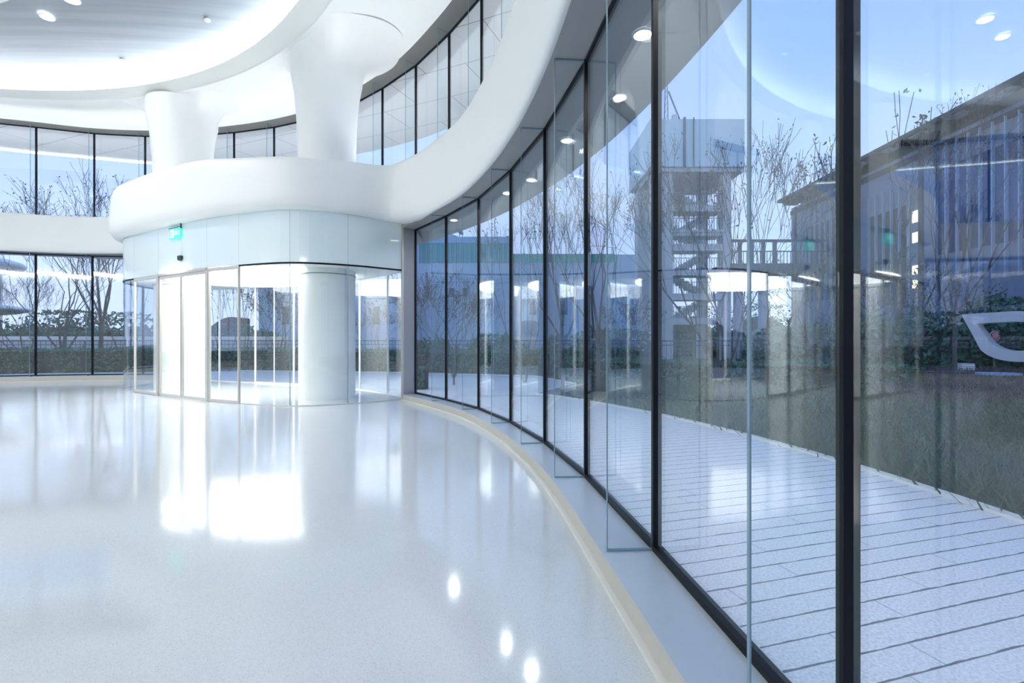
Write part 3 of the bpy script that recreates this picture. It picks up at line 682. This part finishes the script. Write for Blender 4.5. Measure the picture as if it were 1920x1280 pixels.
def put(kind, px, Y, ytop, label, group='bare trees outside the glass', rot=None, wide=1):
    o = protos[kind] if not used[kind] else copy_tree(protos[kind]); used[kind] = 1
    h = CAMZ+(636-ytop)/907*Y-GROUND; s = h/heights[kind]
    o.location = ((px-960)/907*Y, Y, GROUND-.1); o.scale = (s*wide, s*wide, s); o.rotation_euler = (0, 0, rot if rot is not None else (px*.37) % 6.28)
    tag(o, label, 'tree' if kind < 3 else 'shrub', group)
    return o
put(0, 190, 27, 300, 'big bare tree beyond the far left glass, thickest trunk', rot=.4)
put(1, 118, 29, 375, 'bare spreading tree beyond the far left glass, left of the thick trunk')
put(1, 45, 26, 500, 'low forked bare tree at the left edge of the view')
put(2, 240, 28, 430, 'bare multi stem tree just left of the vestibule')
put(2, 420, 30, 505, 'bare tree seen through the sliding door side glass', wide=1.4)
put(2, 455, 27, 500, 'bare tree behind the vestibule, between the two door frames', wide=1.2)
put(3, 520, 30, 520, 'bare shrub behind the vestibule centre', 'bare shrubs outside')
put(3, 700, 28, 560, 'bare shrub behind the right part of the vestibule', 'bare shrubs outside')
put(3, 797, 22, 505, 'dark dense shrub behind the first glass bay at the jamb', 'bare shrubs outside')
put(1, 851, 17, 500, 'small bare tree with a pale forked trunk behind the second bay')
put(2, 985, 18, 400, 'bare tree with upright stems behind the fourth bay')
put(0, 1055, 16, 330, 'slim bare tree behind the fifth bay')
put(0, 1122, 15, 285, 'tall slim bare tree with leaf clusters behind the sixth bay')
put(3, 1180, 22, 540, 'bare shrub below the stair tower, left side', 'bare shrubs outside')
put(1, 1350, 12.5, 235, 'large low forking bare tree with thick base before the stair tower', wide=.8)
put(2, 1440, 17, 300, 'bare upright tree in front of the walkway')
put(2, 1625, 14, 225, 'bare upright tree just beyond the nearest mullion')
put(0, 1790, 18, 180, 'tall bare tree in front of the louvred building', wide=.8)
put(3, 1540, 22, 470, 'leafy shrub before the louvred building, left of the nearest mullion', 'bare shrubs outside')
put(3, 1690, 24, 470, 'shrub before the louvred building, right of the nearest mullion', 'bare shrubs outside')

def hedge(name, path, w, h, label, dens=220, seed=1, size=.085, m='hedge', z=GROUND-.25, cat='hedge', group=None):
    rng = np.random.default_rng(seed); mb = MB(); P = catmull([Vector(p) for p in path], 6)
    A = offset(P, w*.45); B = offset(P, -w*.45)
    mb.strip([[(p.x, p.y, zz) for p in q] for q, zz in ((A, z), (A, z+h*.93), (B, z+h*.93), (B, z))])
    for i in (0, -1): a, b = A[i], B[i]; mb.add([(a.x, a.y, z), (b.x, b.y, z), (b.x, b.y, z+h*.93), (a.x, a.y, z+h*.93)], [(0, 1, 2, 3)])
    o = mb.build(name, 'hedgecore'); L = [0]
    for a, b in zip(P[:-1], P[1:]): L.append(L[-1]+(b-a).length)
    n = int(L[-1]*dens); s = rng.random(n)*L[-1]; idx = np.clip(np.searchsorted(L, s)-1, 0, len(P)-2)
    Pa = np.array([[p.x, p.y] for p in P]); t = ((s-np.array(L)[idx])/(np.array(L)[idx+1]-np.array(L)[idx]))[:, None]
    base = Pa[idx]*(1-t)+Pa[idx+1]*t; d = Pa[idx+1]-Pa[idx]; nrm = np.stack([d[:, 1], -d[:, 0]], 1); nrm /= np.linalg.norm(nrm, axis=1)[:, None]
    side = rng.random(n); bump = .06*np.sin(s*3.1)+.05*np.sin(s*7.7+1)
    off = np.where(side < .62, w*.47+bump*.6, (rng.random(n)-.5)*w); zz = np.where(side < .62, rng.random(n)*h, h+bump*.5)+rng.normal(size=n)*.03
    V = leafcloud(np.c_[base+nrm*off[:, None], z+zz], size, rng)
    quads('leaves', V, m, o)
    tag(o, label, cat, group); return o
hedge('clipped_hedge', [(-33, 18), (-27, 22.5), (-22, 24.3), (-17, 25.2), (-13, 25.4)], 1.0, 1.35, 'long clipped hedge beyond the far left glass', 300)
hedge('clipped_hedge', [(-13, 25.4), (-9, 25.0), (-5, 24.0), (-1, 22.6), (1.5, 21.5)], 1.0, 1.3, 'clipped hedge behind the vestibule', 300, 2)
hedge('clipped_hedge', [(2.0, 20.5), (5, 19), (9, 17.2), (13, 15.5)], 1.2, 1.0, 'dark hedge in front of the stair tower', 320, 3)
hedge('small_round_shrub', [(-3.1, 15.6), (-2.75, 15.55)], .45, .65, 'small green shrub on the paving by the jamb', 900, 4, .04, cat='shrub', z=GROUND)

# lawn blades ---------------------------------------------------------
def blades(name, poly_fn, n, hgt, m, label, seed, x0, x1, y0, y1, z=GROUND-.22, wd=.012):
    rng = np.random.default_rng(seed); X = x0+(x1-x0)*rng.random(n*3); Y = y0+(y1-y0)*rng.random(n*3)**1.5
    k = poly_fn(X, Y); X = X[k][:n]; Y = Y[k][:n]; n = len(X)
    a = rng.random(n)*6.283; h = hgt*(.5+.8*rng.random(n)); lean = h*(.2+.9*rng.random(n)); w = wd*(1+.12*np.hypot(X, Y))
    ca, sa = np.cos(a), np.sin(a); b = rng.random(n)*6.283
    p0 = np.stack([X-ca*w, Y-sa*w, np.full(n, z)], 1); p1 = np.stack([X+ca*w, Y+sa*w, np.full(n, z)], 1)
    tip = np.stack([X+np.cos(b)*lean, Y+np.sin(b)*lean, z+h], 1); q = tip+np.stack([ca*w*.3, sa*w*.3, 0*w], 1)
    V = np.stack([p0, p1, q, tip], 1).reshape(-1, 3)
    return tag(quads(name, V, m), label, 'grass', kind='stuff')
def lawn(X, Y):
    r = np.hypot(X+12.6, Y-3.5); return (r > 17.2) & (Y > 1.0) & (Y < 17.5-.25*(X-3)) & (np.hypot(X, Y) < 17) & (X > .9+(Y > 13)*2)
blades('lawn_grass', lawn, 52000, .42, 'grass', 'dark green ornamental grass beside the granite paving', 5, 1, 18, 1, 18)
def dry(X, Y): return (X > 9) & (Y > 11) & (np.abs(Y/X*1.0-.93) < .38)
blades('dry_grass', dry, 16000, .50, 'drygrass', 'brown dry grass in front of the white loop sculpture', 6, 9, 24, 11, 24, wd=.012)
# dense background shrub masses
def shrubmass(px, Y, rx, rz, n, label, seed, m='hedge'):
    rng = np.random.default_rng(seed); u = rng.normal(size=(n, 3)); u /= np.linalg.norm(u, axis=1)[:, None]; rad = (.8+.25*rng.random(n))[:, None]
    P = u*(.55+.5*rng.random(n)**.6)[:, None]*np.array([rx, rx*.6, rz]); P[:, 2] = np.abs(P[:, 2])*1.0; P += .2*np.sin(P*4)
    o = empty('evergreen_shrub', ((px-960)/907*Y, Y, GROUND-.25)); tag(o, label, 'shrub', 'dark evergreen shrubs in the background')
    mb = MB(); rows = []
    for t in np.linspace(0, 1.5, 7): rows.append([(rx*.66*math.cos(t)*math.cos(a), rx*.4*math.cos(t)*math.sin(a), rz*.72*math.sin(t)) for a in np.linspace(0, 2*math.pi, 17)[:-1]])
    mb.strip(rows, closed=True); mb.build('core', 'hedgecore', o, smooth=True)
    V = leafcloud(P, .17, rng); quads('leaves', V, m, o)
for i, (px, Y, rx, rz) in enumerate([(1495, 24, 3.0, 2.6), (1600, 26, 4.0, 3.2), (1730, 26, 4.0, 3.4), (1860, 25.4, 2.5, 4.2), (1965, 24.4, 1.6, 4.2), (20, 35, 4.5, 3.2), (130, 36, 4.5, 4.0), (240, 35.6, 4.2, 3.6), (925, 27, 2.6, 1.9), (1060, 26, 2.4, 1.8), (1150, 30, 3.0, 2.6), (440, 35.5, 4.0, 3.0), (812, 27, 2.6, 1.7), (1290, 55, 6.5, 5.4), (1425, 54, 6.0, 6.2)]):
    wh = ['left end of the row before the louvred building', 'second of the row before the louvred building', 'third of the row before the louvred building', 'behind the white loop sculpture', 'at the right edge of the view', 'under the pavilion at the left edge', 'between the pavilion and the thick trunk', 'left of the vestibule, far away', 'below the teal banded building', 'right of the teal banded building', 'left foot of the stair tower', 'behind the vestibule doors', 'just beside the jamb', 'far behind the foot of the stair tower', 'far behind under the elevated walkway'][i]
    shrubmass(px, Y, rx, rz, 3000, f'dark evergreen shrub {wh}', 40+i)

# ------------------------------------------------------------------ outside: things
def picket(name, path, z0, h, label, step=.22):
    r = empty(name, (path[0][0], path[0][1], z0)); tag(r, label, 'fence'); L = (path[0][0], path[0][1], z0)
    P = resample(path, 60)
    for za, zb in ((h-.06, h), (h-.28, h-.24), (.1, .15)):
        f = MB()
        for a, b in zip(P[:-1], P[1:]): f.wallseg(a, b, .05, z0+za, z0+zb)
        local(f, L).build('rail', 'steel', r)
    tot = sum((b-a).length for a, b in zip(P[:-1], P[1:])); q = resample(path, int(tot/step)); g = MB()
    for i, p in enumerate(q): w = .05 if i % 10 == 0 else .014; g.tube((p.x, p.y, z0), (p.x, p.y, z0+h), w, w, 4)
    local(g, L).build('pickets', 'steel', r)
picket('picket_fence', [(-34, 22), (-26, 28), (-17, 30.5), (-8, 30), (0, 28), (9, 25), (17, 22)], GROUND-.2, 1.75, 'dark picket fence beyond the hedges')
pw = MB(); P = resample([(-46, 29.5), (-30, 31.6), (-15, 32.2)], 20)
for a, b in zip(P[:-1], P[1:]): pw.wallseg(a, b, .3, 1.45, 1.68); pw.wallseg(a, b, .2, -.4, 1.45, mi=1)
tag(pw.build('garden_wall', ['sign_white', 'concrete']), 'long low wall with a white coping far beyond the left glass', 'wall')

# louvred building on the right --------------------------------------
bld = empty('louvred_building', (28, 36, GROUND)); tag(bld, 'long blue grey building with vertical louvres and a dark projecting roof on the right', 'building'); LB = (28, 36, GROUND)
X0 = 28.0; ZE = CAMZ+14
local(MB().box(X0, X0+16, 12, 48.5, GROUND-.3, ZE-.9), LB).build('wall', 'cladding', bld)
rf = MB(); rf.box(26.75, X0+17, 10, 48.8, ZE-.28, ZE)
local(rf, LB).build('roof_edge', 'roofdark', bld)
rb = MB()
for i in range(13): y = 14+i*2.8; rb.box(26.9, 28.2, y, y+.35, ZE-.75, ZE-.28)
rb.box(27.9, 28.1, 12, 48.5, ZE-1.6, ZE-1.2)
local(rb, LB).build('roof_bracket', 'roofdark', bld)
sk = MB()
for i in range(12): y = 15+i*2.8; local(MB().box(27.0, 27.8, y, y+1.2, ZE-.31, ZE-.27), LB).build('eave_opening', 'sign_white', bld)
for y0, y1, z0, z1 in [(14, 22.5, 7.4, 11.6), (23.5, 32, 7.0, 12.6), (34, 38, 4, 11), (40, 46, 5, 12)]:
    b_ = MB(); b_.box(X0-.03, X0+.05, y0, y1, z0, z1); w = local(b_, LB).build('window_band', 'bglass' if y1 < 33 else 'clad_dark', bld)
    g = MB(); y = y0
    while y < y1: g.box(X0-.22, X0-.02, y, y+.07, z0-2.0, z1+1.5); y += .75
    local(g, LB).build('louvres', 'louvre', w)
for i, (z0, z1) in enumerate([(9.6, 10.4), (8.2, 8.9), (6.0, 6.6), (5.0, 5.6)]):
    local(MB().box(X0-.04, X0+.02, 33.3, 33.8, z0, z1), LB).build('lit_window', 'litwin', bld)
for y in (32.9, 22.9, 39, 47.6): local(MB().box(X0-.10, X0, y, y+.35, GROUND, ZE-1), LB).build('dark_pilaster', 'clad_dark', bld)

# stair tower ---------------------------------------------------------
Yt = 42.0
def PX(x): return (x-960)/907*Yt
def PZ(y): return CAMZ+(636-y)/907*Yt
tw = empty('stair_tower', (PX(1300), Yt, GROUND)); tag(tw, 'concrete stair tower with a big grey tank box on top', 'tower'); LT = (PX(1300), Yt, GROUND)
local(MB().box(PX(1216), PX(1391), Yt-.5, Yt+7, PZ(316), PZ(228)), LT).build('tank_box', 'tank', tw)
b_ = MB(); b_.tube((PX(1279), Yt-.6, PZ(318)), (PX(1279), Yt-.6, PZ(226)), .12, .12, 8); b_.tube((PX(1296), Yt-.6, PZ(318)), (PX(1296), Yt-.6, PZ(226)), .06, .06, 8)
local(b_, LT).build('drain_pipe', 'steel', tw)
b_ = MB()
for x0, x1 in ((1224, 1262), (1356, 1371)):
    b_.box(PX(x0), PX(x1), Yt, Yt+1.2, GROUND-.3, PZ(316)); b_.box(PX(x0), PX(x1), Yt+5, Yt+6.2, GROUND-.3, PZ(316))
b_.box(PX(1224), PX(1391), Yt-.3, Yt+6.5, PZ(324), PZ(316))
local(b_, LT).build('corner_pier', 'concrete', tw)
for i, (ya, yb) in enumerate([(384, 396), (430, 442), (457, 470), (505, 516), (550, 562), (596, 608)]):
    local(MB().box(PX(1262), PX(1356), Yt, Yt+1.8, PZ(yb), PZ(ya)), LT).build('landing', 'concrete', tw)
    rl = MB()
    rl.box(PX(1262), PX(1356), Yt, Yt+.06, PZ(ya-22), PZ(ya-21))
    x = PX(1263)
    while x < PX(1355): rl.box(x, x+.04, Yt, Yt+.04, PZ(ya), PZ(ya-22)); x += .22
    local(rl, LT).build('railing', 'steel', tw)
    st = MB(); ns = 9; x0 = PX(1275 if i % 2 else 1350); x1 = PX(1350 if i % 2 else 1275); zt_ = PZ(ya); zb_ = PZ(ya-44)
    for k_ in range(ns):
        xa = x0+(x1-x0)*k_/ns; xb = x0+(x1-x0)*(k_+1)/ns; zz = zt_+(zb_-zt_)*(k_+1)/ns
        st.box(min(xa, xb), max(xa, xb), Yt+2.2, Yt+3.6, zz-.55, zz)
    local(st, LT).build('stair_flight', 'concrete', tw)
mt = empty('antenna_mast', (PX(1256), Yt+1, PZ(228))); tag(mt, 'lattice antenna mast with a slanting stay on top of the tank box', 'antenna')
b_ = MB(); hM = PZ(105)-PZ(228)
for dx in (-.18, .18): b_.tube((dx, 0, 0), (dx*.2, 0, hM), .05, .03, 5)
for k_ in range(10): b_.tube((-.17+.014*k_, 0, hM*k_/10), (.17-.014*(k_+1), 0, hM*(k_+1)/10), .025, .025, 4)
b_.build('mast', 'steel', mt)
MB().tube((.2, 0, hM*.55), (1.45, 0, 0), .07, .07, 6).build('stay', 'steel', mt)
MB().tube((.75, 0, 0), (.75, 0, 1.0), .35, .28, 10).build('fan_unit', 'concrete', mt)

# walkway ---------------------------------------------------------------
wk = empty('elevated_walkway', (PX(1372), Yt+2, GROUND)); tag(wk, 'dark steel elevated walkway between the stair tower and the louvred building', 'walkway'); LW = (PX(1372), Yt+2, GROUND)
local(MB().box(PX(1371), 27.9, Yt+1, Yt+4, PZ(506), PZ(490)), LW).build('deck', 'steel', wk)
b_ = MB(); b_.box(PX(1371), 27.9, Yt+1, Yt+1.2, PZ(449), PZ(444)); b_.box(PX(1371), 27.9, Yt+1, Yt+1.1, PZ(468), PZ(466))
for x in (1376, 1395, 1418, 1440, 1462): b_.box(PX(x), PX(x)+.3, Yt+1, Yt+1.2, PZ(490), PZ(446))
x = PX(1372)
while x < 27.9: b_.box(x, x+.05, Yt+1.05, Yt+1.1, PZ(490), PZ(467)); x += .3
local(b_, LW).build('railing', 'steel', wk)
b_ = MB()
for x in (1400, 1450): b_.box(PX(x), PX(x)+.6, Yt+2, Yt+2.6, GROUND-.3, PZ(506))
local(b_, LW).build('support_pier', 'concrete', wk)

# teal banded building ---------------------------------------------------
Yb = 60.0
def BXp(x): return (x-960)/907*Yb
def BZ(y): return CAMZ+(636-y)/907*Yb
tb = empty('banded_building', (BXp(870), Yb, GROUND)); tag(tb, 'pale building with teal window band and curved roof behind the bays beside the jamb', 'building'); LT = (BXp(870), Yb, GROUND)
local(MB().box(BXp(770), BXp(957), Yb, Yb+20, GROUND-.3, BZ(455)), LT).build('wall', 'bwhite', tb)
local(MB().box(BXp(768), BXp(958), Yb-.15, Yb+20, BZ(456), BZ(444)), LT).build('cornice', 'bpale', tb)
b_ = local(MB().box(BXp(786), BXp(956), Yb-.1, Yb+.1, BZ(492), BZ(457)), LT).build('teal_band', 'teal', tb)
g = MB()
for x in np.arange(790, 956, 9): g.box(BXp(x), BXp(x)+.06, Yb-.14, Yb-.1, BZ(492), BZ(457))
local(g, LT).build('band_mullions', 'bpale', b_)
r_ = MB(); ns = 20; rr_ = [[(BXp(785+85*t/ns), yy, BZ(444)+(BZ(430)-BZ(444))*math.sin(math.pi*t/ns)) for t in range(ns+1)] for yy in (Yb+2, Yb+14)]
r_.strip(rr_); r_.add([*rr_[0]], [tuple(range(ns+1))]); local(r_, LT).build('curved_roof', 'bpale', tb, smooth=False)
for (x0, x1, y0, y1) in [(842, 852, 540, 556), (866, 876, 540, 556)]:
    local(MB().box(BXp(x0), BXp(x1), Yb-.06, Yb+.02, BZ(y1), BZ(y0)), LT).build('window', 'bglass', tb)
ds = empty('satellite_dish', (BXp(860), Yb+1, BZ(444))); tag(ds, 'small satellite dish on the roof of the teal banded building', 'satellite dish')
MB().tube((0, 0, 0), (0, 0, .9), .05, .05, 6).build('pole', 'steel', ds); MB().tube((.05, 0, .8), (.2, -.1, .95), .55, .35, 14).build('dish', 'steel', ds)
t2 = empty('low_banded_building', (BXp(1060), Yb+6, GROUND)); tag(t2, 'lower pale building with a thin bright teal band, left of the stair tower', 'building'); LT = (BXp(1060), Yb+6, GROUND)
Yc = Yb+6
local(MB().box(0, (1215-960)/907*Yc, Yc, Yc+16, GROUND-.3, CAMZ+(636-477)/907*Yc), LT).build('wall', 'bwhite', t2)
local(MB().box(.1, (1152-960)/907*Yc, Yc-.1, Yc+.1, CAMZ+(636-492)/907*Yc, CAMZ+(636-476)/907*Yc), LT).build('teal_band', mat('bright_teal', (.03, .42, .38), .3), t2)
for x0 in range(990, 1100, 60):
    local(MB().box((x0-960)/907*Yc, (x0+14-960)/907*Yc, Yc-.06, Yc+.02, CAMZ+(636-590)/907*Yc, CAMZ+(636-555)/907*Yc), LT).build('window', 'bglass', t2)

# building behind the vestibule + red-brown wall
b3 = empty('pale_block', (-27, 55, GROUND)); tag(b3, 'pale flat roofed block seen through the vestibule', 'building')
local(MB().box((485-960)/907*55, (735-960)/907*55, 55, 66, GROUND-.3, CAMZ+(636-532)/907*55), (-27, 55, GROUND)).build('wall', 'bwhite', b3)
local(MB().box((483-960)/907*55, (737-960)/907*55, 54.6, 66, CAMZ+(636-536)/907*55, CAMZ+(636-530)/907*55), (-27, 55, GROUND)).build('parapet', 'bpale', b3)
for x0 in (530, 700): local(MB().box((x0-960)/907*55, (x0+12-960)/907*55, 54.93, 55.02, 3.2, 5.2), (-27, 55, GROUND)).build('window', 'bglass', b3)
rbw = MB(); ns = 16; Yr = 42; top_ = [((395+50*t/ns-960)/907*Yr, CAMZ+(636-(622-28*math.sin(.35+.5*math.pi*t/ns)))/907*Yr) for t in range(ns+1)]
pts = [(x, Yr, z) for x, z in top_]+[(top_[-1][0], Yr, GROUND), (top_[0][0], Yr, GROUND)]
rbw.add(pts+[(x, y+2, z) for x, y, z in pts], [tuple(range(len(pts)))[::-1], tuple(range(len(pts), 2*len(pts)))]+[(i, (i+1) % len(pts), len(pts)+(i+1) % len(pts), len(pts)+i) for i in range(len(pts))])
tag(rbw.build('curved_brown_wall', 'brown'), 'red brown wall with a rising curved top behind the vestibule doors', 'wall')

# pavilion at far left ------------------------------------------------------
pvn = empty('rounded_pavilion', (-48, 44, GROUND)); tag(pvn, 'rounded pavilion with swelling roof and ribbon glazing at the left edge', 'building')
def shell(cx, cy_, rx, ry, zc, hz, name, m):
    mb = MB(); rows = []
    for t in np.linspace(-math.pi/2, math.pi/2, 13):
        c_ = max(math.cos(t), .02)**.6; rows.append([(cx+rx*c_*math.cos(a), cy_+ry*c_*math.sin(a), zc+hz*math.sin(t)) for a in np.linspace(0, 2*math.pi, 49)[:-1]])
    mb.strip(rows, closed=True); return local(mb, (-48, 44, GROUND)).build(name, m, pvn, smooth=True)
shell(-57.5, 44, 11.5, 7, CAMZ+7.0, .95, 'roof_shell', 'pavilion')
shell(-56.5, 43, 12.0, 7, CAMZ+2.75, .62, 'floor_shell', 'pavilion')
b_ = MB(); nn_ = 48; b_.strip([[(-57.5+9.5*math.cos(a), 44+5.6*math.sin(a), z) for a in np.linspace(0, 2*math.pi, nn_)] for z in (GROUND-.3, CAMZ+6.6)])
gz = local(b_, (-48, 44, GROUND)).build('glazing', mat('pavilion_glazing', (.03, .16, .24), .15), pvn)
b_ = MB()
for a in np.linspace(math.pi, 2*math.pi, 34): b_.tube((-57.5+9.55*math.cos(a), 44+5.65*math.sin(a), 0), (-57.5+9.55*math.cos(a), 44+5.65*math.sin(a), CAMZ+6.6), .06, .06, 4)
local(b_, (-48, 44, GROUND)).build('glazing_bars', 'steel', gz)

# white loop sculpture ---------------------------------------------------
Ys = 22.0
def SP(x, y): return ((x-960)/907*Ys, CAMZ+(636-y)/907*Ys)
def loop_pts(pts, n=8):
    out = []
    for seg in pts:
        if len(seg) == 2: out.append(SP(*seg))
        else:
            (x0, y0), (x1, y1), (x2, y2) = seg
            for k_ in range(n+1): t = k_/n; out.append(SP((1-t)**2*x0+2*t*(1-t)*x1+t*t*x2, (1-t)**2*y0+2*t*(1-t)*y1+t*t*y2))
    return out
outer_l = loop_pts([(1802, 589), ((1895, 583.5), (1960, 579), (1995, 612)), ((2000, 640), (2000, 678), (1950, 679)), ((1905, 678), (1858, 676), (1838, 655)), (1822, 625)])
inner_l = loop_pts([(1830, 606), ((1895, 603), (1945, 600), (1965, 622)), ((1970, 640), (1965, 657), (1940, 657.5)), ((1900, 658), (1870, 655), (1855, 640)), (1842, 622)])
sc_ = MB(); no = len(outer_l); assert no == len(inner_l)
for d_ in (0, 1):
    yy = Ys+d_*.9
    sc_.v += [(x+d_*1.15, yy, z) for x, z in outer_l]+[(x+d_*1.15, yy, z) for x, z in inner_l]
for i in range(no):
    j = (i+1) % no; o2 = 2*no
    sc_.f += [(i, j, no+j, no+i), (o2+i, o2+no+i, o2+no+j, o2+j), (i, o2+i, o2+j, j), (no+i, no+j, o2+no+j, o2+no+i)]; sc_.mi += [0]*4
tag(sc_.build('loop_sculpture', 'sign_white'), 'large white loop shaped sculpture on the dry grass at the right edge', 'sculpture')
# signs seen through it
stp = empty('stop_sign', ((1866-960)/907*23.5, 23.5, GROUND-.2)); tag(stp, 'red octagonal stop sign seen through the white loop', 'road sign')
zs = CAMZ+(636-629)/907*23.5-(GROUND-.2); r_s = 9.8/907*23.5
def ngon(r, n, y0, y1, z, rot=0):
    P = [(r*math.cos(rot+2*math.pi*i/n), r*math.sin(rot+2*math.pi*i/n)) for i in range(n)]
    return MB().add([(x, yy, z+w) for yy in (y0, y1) for x, w in P], [tuple(range(n)), tuple(range(n, 2*n))[::-1]]+[(i, (i+1) % n, n+(i+1) % n, n+i) for i in range(n)])
ngon(r_s, 8, 0, .03, zs, math.pi/8).build('white_border', 'sign_white', stp)
ngon(r_s*.92, 8, -.012, 0, zs, math.pi/8).build('red_plate', 'sign_red', stp)
text('停', 'lettering', r_s*1.35, 'sign_white', stp, (0, -.016, zs), (math.pi/2, 0, 0), .004)
MB().tube((0, .05, 0), (0, .05, zs), .04, .04, 8).build('post', 'galv', stp)
ngon(r_s*.85, 24, 0, .03, zs-r_s*2.05).build('blue_disc', 'sign_blue', stp)
b_ = MB(); b_.tube((-.08, -.02, zs-r_s*2.3), (.1, -.02, zs-r_s*1.8), .03, .03, 4); b_.build('white_arrow', 'sign_white', stp)
fd = MB(); fd.disc((0, 0, 0), .5, .06, 40, rx=.72); fd.tube((0, 0, -.5), (0, 0, -.06), .12, .12, 10)
tag(fd.build('round_ground_disc', 'discblue', loc=pix(1872, 699, 17.5)), 'flat pale round disc low in the dry grass below the loop sculpture', 'disc')
ac = empty('slatted_utility_box', ((1815-960)/907*21, 21, GROUND-.2)); tag(ac, 'small pale slatted utility box left of the loop sculpture', 'utility box')
zz0 = CAMZ-(690-636)/907*21-(GROUND-.2); b_ = MB()
MB().box(-.3, .3, 0, .4, 0, .75).build('body', 'concrete', ac); [b_.box(-.28, .28, -.03, 0, .1+.09*i, .15+.09*i) for i in range(7)]; b_.build('slats', 'sign_white', ac)
